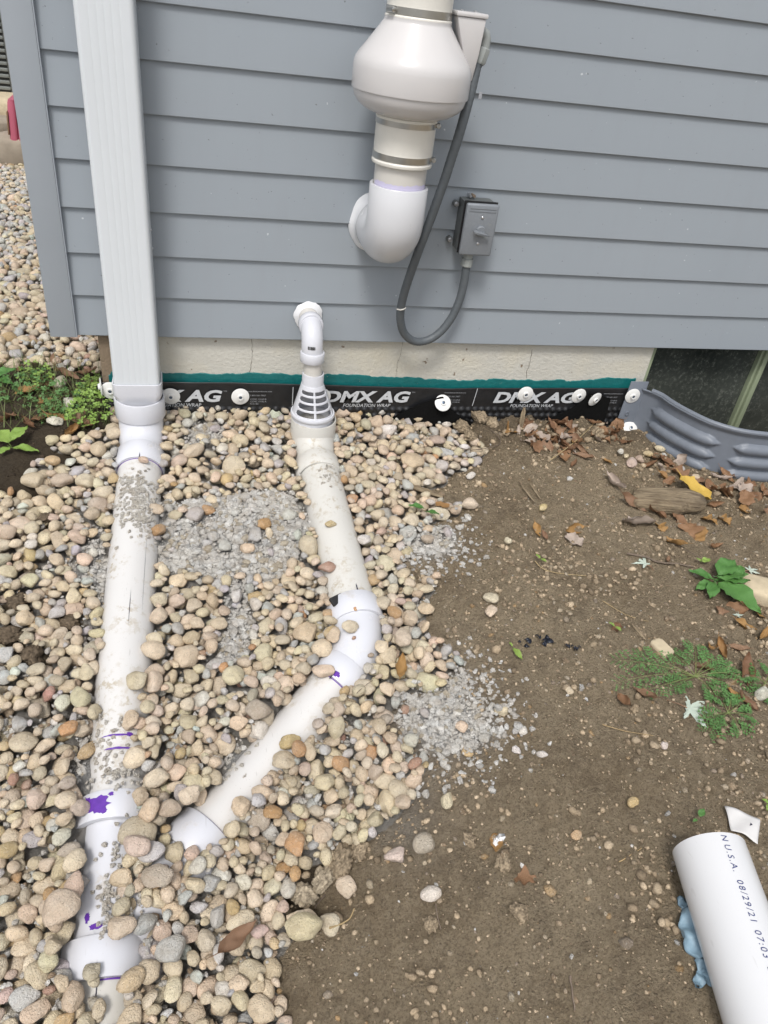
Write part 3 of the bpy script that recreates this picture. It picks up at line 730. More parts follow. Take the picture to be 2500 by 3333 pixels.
# ================================================================== radon fan
fan = thing('radon_fan', 'round white radon fan on a vertical pipe against the siding', 'fan', (.742, -.15, .25))
fx, fy = .742, -.150
housing = [(.0600, .572), (.0700, .5735), (.0900, .580), (.1060, .590), (.1150, .601), (.1180, .6125), (.1182, .6165)]
MB().lathe(housing, (fx, fy, 0), 80, cap=False).build('lower_housing', M['fan'], fan)
up = [(.1180, .6160), (.1212, .6160), (.1218, .6180), (.1216, .6560), (.1205, .6640), (.1180, .6710), (.1140, .6775), (.1080, .6850), (.0980, .6975), (.0880, .7105), (.0780, .7235), (.0700, .7345), (.0680, .7370), (.0672, .7390), (.0672, .7440), (.0600, .745)]
MB().lathe(up, (fx, fy, 0), 80, cap=False).build('upper_housing', M['fan'], fan)
def coupling(z0, z1, r, name): return MB().lathe([(.0570, z0), (r + .0012, z0), (r + .0022, z0 + .002), (r + .0022, z0 + .006), (r, z0 + .009), (r, z1 - .009), (r + .0018, z1 - .006), (r + .0018, z1 - .002), (r, z1), (.0570, z1)], (fx, fy, 0), 64, cap=False).build(name, M['rubber_white'], fan)
coupling(.4790, .5730, .0640, 'rubber_coupling'); coupling(.7400, .84, .0645, 'rubber_coupling')
def clamp(z, r, ang):
    o = MB().lathe([(r, z - .0062), (r + .0012, z - .0062), (r + .0012, z + .0062), (r, z + .0062)], (fx, fy, 0), 64, cap=False).build('hose_clamp', M['steel'], fan, sharp=40)
    d = Vector((math.cos(ang), math.sin(ang), 0)); t = Vector((-d.y, d.x, 0)); c = Vector((fx, fy, z)) + d * (r + .005)
    MB().tube([c - t * .010, c - t * .009, c + t * .010, c + t * .0105], [.0040, .0050, .0050, .0040], 12).build('clamp_screw', M['steel'], o)
    return o
clamp(.4955, .0642, R(-20)); clamp(.5620, .0642, R(-18)); clamp(.7555, .0648, R(205))
MB().lathe([(.0572, .80), (.0572, 1.45)], (fx, fy, 0), 56).build('upper_pipe', M['pvc_clean'], fan)
MB().lathe([(.0572, .40), (.0572, .50)], (fx, fy, 0), 56).build('lower_pipe', M['pvc_cream'], fan)
ls = MB(); vs = []; nn = 60                         # lilac primer smear above the elbow socket
for k in range(nn + 1):
    a = R(-175 + 170 * k / nn); h = .4335 + .010 + .010 * abs(float(fbm(np.array(k * .16), np.array(.2), 4, 6))) * 1.8; vs += [(fx + .0575 * math.cos(a), fy + .0575 * math.sin(a), .425), (fx + .0575 * math.cos(a), fy + .0575 * math.sin(a), h)]
ls.add(vs, [(2 * k, 2 * k + 2, 2 * k + 3, 2 * k + 1) for k in range(nn)]).build('primer_smear', M['lilac'], fan, sharp=0)
ev = [Vector((fx, fy, .4335)), Vector((fx, fy, .4335)), Vector((fx, fy, .4325))] 
eb = arc((fx, fy + .075, .365 - .0), (0, -.075, 0), (0, 0, -.055), 14)
ev = [Vector((fx, fy, .4355)), Vector((fx, fy, .4355)), Vector((fx, fy, .4340))] + eb + [Vector((fx, -.03, .310)), Vector((fx, .006, .310))]
MB().tube(ev, [.0585, .0640, .0652] + [.0652] * len(eb) + [.0650, .0645], 64, cap=False).build('elbow_fitting', M['pvc_clean'], fan, sharp=45)
ck = MB(); vs = []; nn = 56; pr = [(.0655, .030), (.0662, .016), (.0690, .006), (.0735, .001), (.0760, -.004)]
for r_, h in pr:
    for k in range(nn):
        a = 2 * math.pi * k / nn; rr = r_ * (1 + (.10 * float(fbm(np.array(math.cos(a) * 3 + 9), np.array(math.sin(a) * 3 + 1), 3, 12)) if r_ > .067 else 0)); vs.append((fx + rr * math.cos(a), -h, .310 + rr * math.sin(a)))
ck.add(vs, [(i * nn + k, i * nn + (k + 1) % nn, (i + 1) * nn + (k + 1) % nn, (i + 1) * nn + k) for i in range(len(pr) - 1) for k in range(nn)]); ck.build('caulk', M['caulk'], fan)
# wiring box moulded to the side of the fan
jb = MB(); w0, w1 = .034, .030
vs = []
for z, x0, x1, yy in ((.648, .855, .8665, .018), (.700, .835, .8705, .026), (.758, .812, .873, .030)):
    vs += [(x0, fy - yy, z), (x1, fy - yy, z), (x1, fy + yy, z), (x0, fy + yy, z)]
jb.add(vs, [(0, 1, 5, 4), (1, 2, 6, 5), (2, 3, 7, 6), (3, 0, 4, 7), (4, 5, 9, 8), (5, 6, 10, 9), (6, 7, 11, 10), (7, 4, 8, 11), (0, 3, 2, 1), (8, 9, 10, 11)])
jbo = jb.build('wiring_box', M['fan'], fan, bevel=.003)
MB().box(.810, .8755, fy - .033, fy + .033, .7582, .7665).build('box_lid', M['fan'], jbo, bevel=.0025)
for x, y in ((.822, fy - .022), (.864, fy + .02)):
    MB().lathe([(.003, .7665), (.003, .769), (.0, .7695)], (x, y, 0), 10).build('lid_screw', M['galv'], jbo)
MB().box(.858, .8645, fy - .1005, fy - .0995, .628, .640).build('rating_label', M['print_small'], fan)

# ================================================================== flexible conduit
cpx = [(1036, 82, -.150), (1036, 105, -.150), (1030, 140, -.152), (1020, 185, -.158), (1006, 240, -.165), (992, 290, -.168), (976, 340, -.165), (960, 390, -.158), (943, 438, -.148), (925, 487, -.135), (906, 537, -.122), (888, 587, -.106), (874, 630, -.092), (866, 665, -.080), (865, 692, -.070), (872, 718, -.060), (888, 734, -.052), (908, 738, -.046), (932, 731, -.042), (956, 712, -.040), (976, 685, -.040), (992, 650, -.040), (1002, 612, -.040), (1007, 580, -.040), (1010, 560, -.040)]
cpt = [wp(*c) for c in cpx]
def crom(P, n=8):
    out = []
    for i in range(len(P) - 1):
        p0, p1, p2, p3 = P[max(i - 1, 0)], P[i], P[i + 1], P[min(i + 2, len(P) - 1)]
        for k in range(n):
            t = k / n; out.append(.5 * ((2 * p1) + (p2 - p0) * t + (2 * p0 - 5 * p1 + 4 * p2 - p3) * t * t + (3 * p1 - p0 - 3 * p2 + p3) * t ** 3))
    return out + [P[-1]]
cnd = thing('flexible_conduit', 'dark grey flexible conduit looping from the fan to the switch', 'conduit', tuple(cpt[15]))
cl = crom(cpt[2:], 14)
MB().tube(cl, [.0106 + .00022 * math.sin(i * 1.9) for i in range(len(cl))], 18).build('conduit_jacket', M['conduit'], cnd, sharp=60)
ce = cpt[2]; c0 = Vector((.872, -.150, .735))
MB().tube([c0 + Vector((-.006, 0, .0)), c0 + Vector((.006, 0, .0)), c0 + Vector((.0125, 0, -.003)), c0 + Vector((.0155, 0, -.010)), c0 + Vector((.0155, 0, -.028))], [.0105] * 5, 18).build('angle_connector', M['conn'], cnd)
q = c0 + Vector((.0155, 0, -.026)); dn = (cl[8] - q).normalized()
MB().tube([q, q + dn * .002, q + dn * .026, q + dn * .030], [.011, .0138, .0138, .0115], 8).build('gland_nut', M['conn'], cnd, sharp=30)
MB().tube([q + dn * .02, cl[2]], .0106, 18).build('conduit_jacket', M['conduit'], cnd)
qe = cl[-1]; up_ = Vector((.02, 0, 1)).normalized()
MB().tube([qe - up_ * .018, qe - up_ * .016, qe + up_ * .002, qe + up_ * .003, qe + up_ * .016], [.0125, .0148, .0148, .012, .012], 10).build('gland_nut', M['conn'], cnd, sharp=30)
b = MB(); tie = cpt[13]; b.tube([tie + Vector((-.011, -.004, -.002)), tie + Vector((-.004, -.0118, -.001)), tie + Vector((.004, -.0118, .001)), tie + Vector((.0112, -.004, .002))], .0018, 8); b.build('wire_tie', M['rubber_white'], cnd)

# ================================================================== switch box
sw = thing('switch_box', 'grey weatherproof switch box with a lever screwed to the siding', 'switch', (.98, -.03, .26))
bx = MB(); prism(bx, rrect(.937, 1.016, -.052, .004, .004, 3), .268, .385); bx.build('box_body', M['switch_dark'], sw, bevel=.0)
b = MB(); b.box(.9345, 1.0185, -.0545, -.0505, .2655, .3895); b.build('gasket', M['black'], sw)
b = MB(); b.box(.936, 1.0195, -.0685, -.0567, .2635, .3870); cv = b.build('cover_plate', M['switch'], sw, bevel=.005, seg=3)
MB().box(.944, 1.012, -.0697, -.0686, .3755, .3775).build('raised_bar', M['switch'], cv); MB().box(.944, 1.012, -.0697, -.0686, .3690, .3708).build('raised_bar', M['switch'], cv)
for x, z in ((.980, .3555), (.980, .2935)):
    o = MB().lathe([(.0036, 0), (.0036, .001), (.0024, .0022), (0, .0022)], n=16).build('cover_screw', M['galv'], cv); o.matrix_basis = Matrix.Translation((x, -.0685, z)) @ Matrix.Rotation(R(90), 4, 'X')
o = MB().lathe([(.0125, 0), (.0125, .004), (.011, .006), (0, .006)], n=28).build('lever_boss', M['switch'], cv); o.matrix_basis = Matrix.Translation((.980, -.0685, .324)) @ Matrix.Rotation(R(90), 4, 'X')
lv = MB(); n = 22; o_ = []
for k in range(n):
    a = 2 * math.pi * k / n; x = math.cos(a); t = (x + 1) / 2; o_.append((-.013 + .044 * t, (.0062 * (1 - t) + .0014 * t) * math.sin(a)))
vs = [(x, -.0835, z) for x, z in o_] + [(x, -.0755, z) for x, z in o_]
lv.add(vs, [tuple(range(n)), tuple(range(2 * n - 1, n - 1, -1))] + [(i, n + i, n + (i + 1) % n, (i + 1) % n) for i in range(n)])
lo = lv.build('switch_lever', M['switch'], sw, bevel=.001); lo.matrix_basis = Matrix.Translation((.972, 0, .3225)) @ Matrix.Rotation(R(12), 4, 'Y')
wall_text('ON', .997, .338, width=.008, height=.0052, mat='conn', parent=cv, y=-.0689); wall_text('OFF', .990, .3065, width=.011, height=.0052, mat='conn', parent=cv, y=-.0689)
for x, z in ((.9275, .370), (.9255, .2835)):
    b = MB(); b.tube([(x, .004, z), (x, -.012, z)], .0072, 20); b.build('mounting_lug', M['switch_dark'], sw, bevel=.001)
    b = MB(); b.tube([(x, -.012, z), (x, -.014, z), (x, -.014, z), (x, -.018, z)], [.0062, .0062, .0040, .0040], 6); b.build('lug_bolt', M['galv'], sw, sharp=30)
for x, m in ((.957, 'galv'), (.967, 'twig')):
    b = MB(); b.tube([(x, .0, .3925), (x, -.020, .3925), (x, -.023, .3925)], [.0028, .0042, .003], 12); b.build('wall_screw', M[m], sw)

# ================================================================== loose pipe on the soil
lpA = gp(1524, 1813, .057); lpB = gp(1649, 2212, .057); ld = (lpB - lpA).normalized(); tp_ = gp(1527, 1788, .1145); lpA = lpA + ld * ((tp_ - lpA).x * ld.x + (tp_ - lpA).y * ld.y)
lpA.z = float(S(lpA.x, lpA.y)) + .0575; lpB = lpA + (gp(1660, 2200, .057) - lpA).normalized() * .85; lpB.z = float(S(lpB.x, lpB.y)) + .0575; ld = (lpB - lpA).normalized()
lp = thing('loose_pipe', 'cut length of printed white pipe lying on the bare soil', 'pipe', tuple(lpA))
RL = .0572
MB().tube([lpA, lpA, lpB, lpB, lpA, lpA][1:3] + [lpB, lpA], [RL, RL, RL - .0055, RL - .0055], 72, cap=False).build('pipe_wall', M['pvc_loose'], lp, sharp=40)
en = MB(); en.tube([lpA, lpA - ld * .0004], [RL, RL - .0055], 72, cap=False); en.build('cut_end', M['pvc_loose'], lp)
upv = (Vector((0, 0, 1)) - ld * ld.z).normalized(); sdv = ld.cross(upv)
if sdv.x < 0: sdv = -sdv
for wd_, off in (('N', .004), ('U.S.A.', .019), ('08/29/21', .073), ('07:03', .143), ('E', .190)):
    vs, fs = text_data(wd_, .0136, .10, .0, 1.26); mv = []
    for x, y, z in vs:
        ang = -.10 + y / RL; mv.append(lpA + ld * (x + off) + (upv * math.cos(ang) + sdv * math.sin(ang)) * (RL + .0006))
    MB().add(mv, fs).build('printed_word', M['ink'], lp, sharp=0)

# ================================================================== zones of the ground, surveyed from the picture
GRAVEL = [(930, 868), (955, 900), (1000, 930), (1045, 965), (1040, 1000), (985, 1010), (960, 1040), (900, 1060), (870, 1080), (960, 1085), (1000, 1090), (985, 1110), (920, 1125), (880, 1150), (865, 1200), (870, 1240), (935, 1250), (940, 1280), (920, 1320), (915, 1370), (960, 1400), (1000, 1420), (990, 1470), (920, 1490), (860, 1500), (840, 1540), (840, 1580), (890, 1610), (925, 1645), (900, 1690), (895, 1720), (850, 1770), (800, 1800), (760, 1820), (700, 1870), (640, 1900), (600, 1930), (610, 1975), (660, 2000), (620, 2050), (590, 2080), (600, 2150), (625, 2212), (640, 2600), (-900, 2600), (-900, 868)]
GREEN = [(-900, 800), (60, 800), (215, 775), (250, 880), (245, 925), (170, 940), (120, 960), (90, 990), (60, 1030), (0, 1050), (-900, 1060)]
SOILSPOT = [(25, 1305, 45, 15), (18, 1372, 42, 32), (70, 1420, 46, 24), (150, 1350, 36, 17), (205, 1362, 14, 13), (100, 1122, 14, 14), (40, 1045, 55, 22), (130, 985, 40, 18), (690, 1880, 60, 26), (640, 1935, 40, 20), (95, 1850, 25, 12)]
FINES = [[(285, 1062), (330, 1075), (420, 1075), (520, 1060), (590, 1050), (640, 1060), (650, 1100), (690, 1140), (640, 1190), (620, 1240), (560, 1260), (530, 1290), (560, 1340), (540, 1400), (500, 1440), (470, 1440), (455, 1400), (480, 1330), (460, 1260), (400, 1240), (330, 1220), (310, 1180), (280, 1110)],
         [(890, 1148), (930, 1138), (980, 1160), (970, 1188), (920, 1205), (880, 1205), (880, 1170)],
         [(860, 1530), (905, 1500), (955, 1480), (980, 1440), (1005, 1430), (1005, 1470), (985, 1500), (1030, 1530), (1050, 1560), (1070, 1590), (1050, 1610), (985, 1625), (935, 1630), (900, 1600), (865, 1575)],
         [(235, 1110), (200, 1140), (150, 1190), (130, 1240), (190, 1260), (210, 1300), (220, 1380), (235, 1280)],
         [(222, 1450), (190, 1480), (205, 1560), (215, 1560)],
         [(205, 1560), (160, 1600), (140, 1690), (180, 1760), (140, 1830), (190, 1880), (165, 1960), (150, 2010), (215, 2010), (230, 1950), (240, 1900), (280, 1850), (350, 1880), (370, 1800), (310, 1760), (300, 1680), (290, 1640), (215, 1640)],
         [(400, 905), (470, 900), (500, 940), (450, 970), (400, 960)],
         [(490, 1560), (560, 1600), (520, 1680), (480, 1720), (450, 1700), (480, 1640)]]
ONPIPE = [[(268, 1062), (335, 1068), (330, 1190), (300, 1190), (276, 1130)], [(205, 1655), (330, 1650), (330, 1694), (200, 1694)], [(272, 1765), (345, 1780), (340, 1860), (310, 1930), (285, 2030), (205, 2028), (225, 1960), (255, 1880)], [(205, 1560), (230, 1560), (222, 1640), (200, 1640)], [(488, 1590), (520, 1600), (520, 1680), (490, 1690)], [(690, 1040), (720, 1040), (715, 1070), (690, 1070)]]
COVER = [[(305, 1780), (345, 1745), (385, 1775), (362, 1830), (375, 1852), (420, 1858), (500, 1815), (560, 1850), (480, 1900), (420, 1950), (345, 2008), (290, 2030), (262, 2012), (262, 1935), (292, 1862)], [(110, 2112), (212, 2122), (215, 2180), (240, 2230), (230, 2300), (60, 2300)], [(296, 1480), (330, 1480), (325, 1700), (290, 1690)]]
def ell(u, v, e): return ((u - e[0]) / e[2]) ** 2 + ((v - e[1]) / e[3]) ** 2 < 1
# pipe axes, for stones that lean against them
AXES = [([P3(lxat(y), y) for y in np.linspace(-.17, -1.25, 28)], .055), (tl, .054), ([rA, rB], .054), (cpt if False else [e1, P3(.6205, -.70), P3(.6185, -.735), P3(.611, -.766), P3(.598, -.793), P3(.579, -.815), e2], .057), ([e2, P3(.44, -.941), P3(.33, -1.043), bj], .055), ([Vector((lx, ly, -.25)), Vector((lx, ly - .12, za))], .058), ([Vector((rx, ry, -.26)), Vector((rx, ry - .13, zb))], .058), ([h1, h1 - d0 * .05], .0678), ([h2, h2 - d0 * .06], .0678)]
def pipefield(X, Y):
    top = np.full(X.shape, -9.0); near = np.full(X.shape, 9.0)
    for pts, r in AXES:
        for a, b in zip(pts, pts[1:]):
            dx, dy = b.x - a.x, b.y - a.y; L2 = dx * dx + dy * dy + 1e-12
            t = np.clip(((X - a.x) * dx + (Y - a.y) * dy) / L2, 0, 1); d = np.hypot(X - a.x - t * dx, Y - a.y - t * dy)
            z = a.z + (b.z - a.z) * t; h = np.where(d < r, z + np.sqrt(np.maximum(r * r - d * d, 0)), -9); top = np.maximum(top, h); near = np.minimum(near, d / r)
    return top, near
def zones(X, Y):
    Z = S(X, Y); u, v, f = proj(X, Y, Z)
    un = u + 16 * fbm(X * 22, Y * 22, 3, 31) * 2; vn = v + 16 * fbm(X * 22 + 9, Y * 22 + 4, 3, 32) * 2
    front = Y < .02
    g = inpoly(un, vn, GRAVEL) & front & (X < 1.3)
    side = (X < .045) & (Y > .26 + .05 * fbm(X * 9, Y * 9, 2, 3)) & (Y < 2.62) & (X > -1.4)
    g = g | ((X < .0) & (Y < .02) & (v > 1000))
    gr = inpoly(un, vn, GREEN) & (X < .09)
    g = (g & ~gr) | side
    so = np.zeros(X.shape, bool)
    for e in SOILSPOT: so |= ell(un, vn, e)
    fi = np.zeros(X.shape, bool)
    for p_ in FINES: fi |= inpoly(un, vn, p_)
    fi &= front; g = g & ~(so & front)
    return g, fi, gr, so & front, side, u, v
def blur(A, k):
    for _ in range(2):
        for ax in (0, 1):
            c = np.cumsum(np.pad(A, [(k + 1, k) if i == ax else (0, 0) for i in (0, 1)], mode='edge'), axis=ax)
            A = (np.take(c, range(2 * k + 1, c.shape[ax]), ax) - np.take(c, range(0, c.shape[ax] - 2 * k - 1), ax)) / (2 * k + 1)
    return A
# ------------------------------------------------------------------ bed heights on a grid
GX0, GX1, GY0, GY1, GD = -1.0, 1.78, -1.85, 2.75, .005
gx = np.arange(GX0, GX1, GD); gy = np.arange(GY0, GY1, GD); GXX, GYY = np.meshgrid(gx, gy, indexing='ij')
zg, zf, zgr, zso, zside, ZU, ZV = zones(GXX, GYY)
gm = blur((zg & ~zf).astype(float), 5); fm = blur(zf.astype(float), 4)
Sg = S(GXX, GYY)
pileW = smooth(.16, .0, -GYY) * smooth(.55, .8, GXX) * smooth(1.02, .85, GXX) * .018
BED = Sg - .027 * gm - .004 * fm + .004 * fbm(GXX * 14, GYY * 14, 3, 5)
WELLIN = (GXX > 1.66) & (GYY > -.28)
def lookup(A, x, y):
    fx = np.clip((np.asarray(x) - GX0) / GD, 0, A.shape[0] - 1.001); fy = np.clip((np.asarray(y) - GY0) / GD, 0, A.shape[1] - 1.001)
    i = fx.astype(int); j = fy.astype(int); a = fx - i; b = fy - j
    return (A[i, j] * (1 - a) + A[i + 1, j] * a) * (1 - b) + (A[i, j + 1] * (1 - a) + A[i + 1, j + 1] * a) * b

# ------------------------------------------------------------------ ground sheet
def ground_z(X, Y):
    z = S(X, Y); ins = (X > GX0 + .02) & (X < GX1 - .02) & (Y > GY0 + .02) & (Y < GY1 - .02)
    wgt = smooth(0, .12, np.minimum(np.minimum(X - GX0, GX1 - X), np.minimum(Y - GY0, GY1 - Y)))
    dirt = np.ones(X.shape); b = np.where(ins, lookup(BED, X, Y) - lookup(Sg, X, Y), 0); gmm = np.where(ins, lookup(gm, X, Y), 0)
    z = z + b * wgt
    rough = (1 - gmm) * (1 - .8 * np.where(ins, lookup(fm, X, Y), 0))
    z = z + rough * (.024 * fbm(X * 5, Y * 5, 3, 41) + .020 * fbm(X * 19, Y * 19, 3, 44) + .016 * np.maximum(fbm(X * 55, Y * 55, 4, 47), -.12) * (.4 + 1.6 * smooth(-.1, .15, fbm(X * 6, Y * 6, 3, 48))))
    # loose earth banked against the wrap on the right
    bank = smooth(.14, .015, -Y) * smooth(.98, 1.05, X) * smooth(1.62, 1.5, X); z = z + bank * (.016 + .05 * fbm(X * 24, Y * 24, 4, 51)) * (Y < .03)
    # little hollow where the soil has sunk beside the stones
    u, v, f = proj(X, Y, z); hol = np.exp(-(((u - 685) / 55) ** 2 + ((v - 1945) / 26) ** 2)); z = z - .055 * hol * (Y < 0)
    z = np.where((X > 1.665) & (Y > -.285 + .33 * smooth(1.9, 1.66, X)) & (Y < .02) & (X < 2.44), np.minimum(z, -.56), z); z = np.where((X > 1.60) & (X < 2.65) & (Y > .0) & (Y < .5), np.minimum(z, -.62), z)
    return z
fx_ = np.concatenate([-np.geomspace(60, 1.15, 16), np.arange(-1.05, -.42, .014), np.arange(-.42, 2.05, .0052), np.geomspace(2.07, 60, 20)])
fy_ = np.concatenate([-np.geomspace(60, 1.85, 14), np.arange(-1.78, .05, .0052), np.arange(.06, 3.2, .02), np.geomspace(3.3, 60, 14)])
AX, AY = np.meshgrid(fx_, fy_, indexing='ij'); AZ = ground_z(AX, AY)
def np_mesh(name, V, F, mat, smooth_=True, attrs=(), nsides=3):
    me = bpy.data.meshes.new(name); nv, nf = len(V), len(F); k = F.shape[1]
    me.vertices.add(nv); me.vertices.foreach_set('co', np.ascontiguousarray(V, dtype=np.float32).ravel())
    me.loops.add(nf * k); me.loops.foreach_set('vertex_index', np.ascontiguousarray(F, dtype=np.int32).ravel())
    me.polygons.add(nf); me.polygons.foreach_set('loop_start', np.arange(0, nf * k, k, dtype=np.int32))
    try: me.polygons.foreach_set('loop_total', np.full(nf, k, dtype=np.int32))
    except Exception: pass
    me.polygons.foreach_set('use_smooth', np.full(nf, smooth_, dtype=bool))
    for an, typ, data in attrs:
        a = me.attributes.new(an, typ, 'POINT'); a.data.foreach_set('value' if typ == 'FLOAT' else 'color', np.ascontiguousarray(data, dtype=np.float32).ravel())
    me.materials.append(mat); me.update(calc_edges=True); me.validate(); return me
ni, nj = AX.shape; idx = np.arange(ni * nj).reshape(ni, nj)
F = np.stack([idx[:-1, :-1], idx[1:, :-1], idx[1:, 1:], idx[:-1, 1:]], -1).reshape(-1, 4)
ag, af, agr, aso, aside, au, av = zones(AX, AY)
af_s = np.clip(lookup(fm, AX, AY) * ((AX > GX0) & (AX < GX1) & (AY > GY0) & (AY < GY1)) * 1.2, 0, 1)
dusty = .32 * np.exp(-(((au - 900) / 130) ** 2 + ((av - 1560) / 150) ** 2)) + .30 * np.exp(-(((au - 870) / 60) ** 2 + ((av - 1780) / 80) ** 2))
hum = np.clip(.85 * (agr | aso) , 0, 1)
bankh = smooth(.16, .05, -AY) * smooth(.9, 1.0, AX) * (AY < .03) * .35
ground = bpy.data.objects.new('ground', np_mesh('ground', np.stack([AX, AY, AZ], -1).reshape(-1, 3), F, M['soil'], True, [('fines', 'FLOAT', np.maximum(np.maximum(af_s, dusty), .80 * (ag & ~af))), ('humus', 'FLOAT', np.maximum(hum, bankh))])); COL.objects.link(ground)
ground['kind'] = 'structure'

# ================================================================== stones
def ico(sub):
    bm = bmesh.new(); bmesh.ops.create_icosphere(bm, subdivisions=sub, radius=1.0); bm.verts.ensure_lookup_table()
    V = np.array([v.co[:] for v in bm.verts]); F = np.array([[v.index for v in f.verts] for f in bm.faces]); bm.free(); return V, F
ICO2, ICO3, ICO1, ICO4 = ico(2), ico(3), ico(1), ico(4)
def stone_shape(V, seed, angular=False):
    r = np.random.default_rng(seed); U = V / np.linalg.norm(V, axis=1, keepdims=True)
    d = np.ones(len(U)); ncut = r.integers(7, 12) if angular else r.integers(5, 10)
    pw = 26 if angular else 17; acc = np.ones(len(U)) ** 1
    acc = np.full(len(U), 1.0 / (1.18 if angular else 1.12) ** pw)
    for _ in range(ncut):                           # soft-minimum of half spaces gives worn flat sides
        n = r.normal(size=3); n /= np.linalg.norm(n); h = r.uniform(.66, .97) if not angular else r.uniform(.62, .98)
        c = np.maximum(U @ n, 0) / h; acc = acc + c ** pw
    d = acc ** (-1 / pw)
    for k in range(4 if not angular else 5):
        f = r.uniform(1.2, 3.4, 3) * (1 + k * .6); ph = r.uniform(0, 6.28, 3); d = d + (.050 if not angular else .06) / (1 + k * .5) * np.sin(U @ f + ph[0]) * np.cos(U[:, [1, 2, 0]] @ f[::-1] + ph[1])
    P = U * d[:, None]; return P / np.abs(P).max(axis=0)
NVAR = 30
VAR3 = [stone_shape(ICO3[0], 100 + i, i >= 22) for i in range(NVAR)]; VAR2 = [stone_shape(ICO2[0], 100 + i, i >= 22) for i in range(NVAR)]
VME = [np_mesh('river_stone', v, ICO3[1], M['stone_obj']) for v in VAR3]
PAL = [('cream', (.74, .625, .455), 34), ('tan', (.69, .570, .405), 27), ('buff', (.65, .545, .405), 16), ('pinkish', (.65, .52, .415), 5), ('grey brown', (.52, .45, .355), 5), ('grey', (.56, .555, .535), 8), ('pale', (.74, .70, .62), 5), ('rust orange', (.54, .32, .16), 1.0), ('reddish', (.45, .27, .20), .7), ('golden', (.62, .46, .25), 3)]
PW = np.array([p[2] for p in PAL]); PW = PW / PW.sum()
H = ground_z(GXX, GYY); ptop, pnear = pipefield(GXX, GYY); pm = (ptop > -5) & (GYY < .0)
H = np.where(pm, np.maximum(H, ptop), H); OWN = np.full(H.shape, -1, np.int32); OWN[pm & (ptop > BED)] = -2
LEVEL = Sg + .006 + .008 * smooth(-.65, -.95, GYY) * (GXX < .75) + pileW + (.010 + .014 * smooth(-.6, -.85, GYY)) * smooth(1.8, 1.0, pnear) * (GYY < -.1) + .006 * fbm(GXX * 7, GYY * 7, 2, 61)
stones = []                                         # (x, y, z, R, axes, variant, colour index)
rs = np.random.default_rng(5)
def rotm(r, tilt):
    a = r.uniform(0, 2 * math.pi); t = r.normal(0, tilt); b = r.uniform(0, 2 * math.pi)
    return np.array(Matrix.Rotation(b, 3, 'Z') @ Matrix.Rotation(t, 3, 'X') @ Matrix.Rotation(a, 3, 'Z'))
def footprint(x, y, Rm, ax):
    A = Rm @ np.diag(1 / np.square(ax)) @ Rm.T; rad = max(ax) * 1.02
    i0, i1 = int((x - rad - GX0) / GD), int((x + rad - GX0) / GD) + 2; j0, j1 = int((y - rad - GY0) / GD), int((y + rad - GY0) / GD) + 2
    if i0 < 0 or j0 < 0 or i1 >= H.shape[0] or j1 >= H.shape[1]: return None
    X = (gx[i0:i1] - x)[:, None]; Y = (gy[j0:j1] - y)[None, :]
    b = A[0, 2] * X + A[1, 2] * Y; c = A[0, 0] * X * X + 2 * A[0, 1] * X * Y + A[1, 1] * Y * Y - 1; D = b * b - A[2, 2] * c; ok = D > 0
    sq = np.sqrt(np.maximum(D, 0)); return (slice(i0, i1), slice(j0, j1)), ok, (-b - sq) / A[2, 2], (-b + sq) / A[2, 2]
def rest(x, y, Rm, ax, sink=.30):
    fp = footprint(x, y, Rm, ax)
    if fp is None: return None
    sl, ok, lo, hi = fp
    if not ok.any(): return None
    gap = (H[sl] - lo)[ok]; z = np.percentile(gap, 93) if gap.size > 8 else gap.max()
    return z - sink * ax[2], fp
def put(x, y, z, Rm, ax, var, ci, fp):
    sl, ok, lo, hi = fp; hs = H[sl]; top = z + hi; up = ok & (top > hs); hs[up] = top[up]; OWN[sl][up] = len(stones); stones.append((x, y, z, Rm, ax, var, ci))
def rand_axes(r, mean=.0205):
    a = np.clip(r.lognormal(math.log(mean), .24), .007, .036); return np.array([a, a * r.uniform(.66, .95), a * r.uniform(.48, .76)])
okc = np.argwhere(zg & ~zf & ((pnear > .86) | ~pm) & (GXX > -.75) & ((GXX > -.95)))
HUBX = [[(138, 2018), (312, 2018), (312, 2120), (150, 2120)], [(178, 1678), (322, 1672), (305, 1762), (183, 1770)], [(372, 1748), (430, 1735), (492, 1790), (472, 1846), (404, 1852), (362, 1802)]]
hubx = np.zeros(H.shape, bool)
for p_ in HUBX: hubx |= inpoly(ZU, ZV, p_)
hubx &= (pnear < 1.12) & (GYY < 0)
okw = zg & ~zf & ~hubx & ((pnear > np.where(GYY < -.72, .72, .80)) | (GYY > 0))
cov = np.zeros(H.shape, bool)
for p_ in COVER: cov |= inpoly(ZU + 10 * fbm(GXX * 30, GYY * 30, 3, 75), ZV + 10 * fbm(GXX * 30, GYY * 30, 3, 76), p_)
cov &= (GYY < 0) & ~hubx; LEVEL = np.where(cov, np.maximum(LEVEL, H + .016), LEVEL); okw |= cov; okw &= ~((zf & (rs.random(H.shape) < 2)) & ~cov)
okc = np.argwhere(okw)
vis = ((ZU > -260) & (ZU < 1500) & (ZV < 2420))[okc[:, 0], okc[:, 1]]; okc = okc[vis]
fails = 0
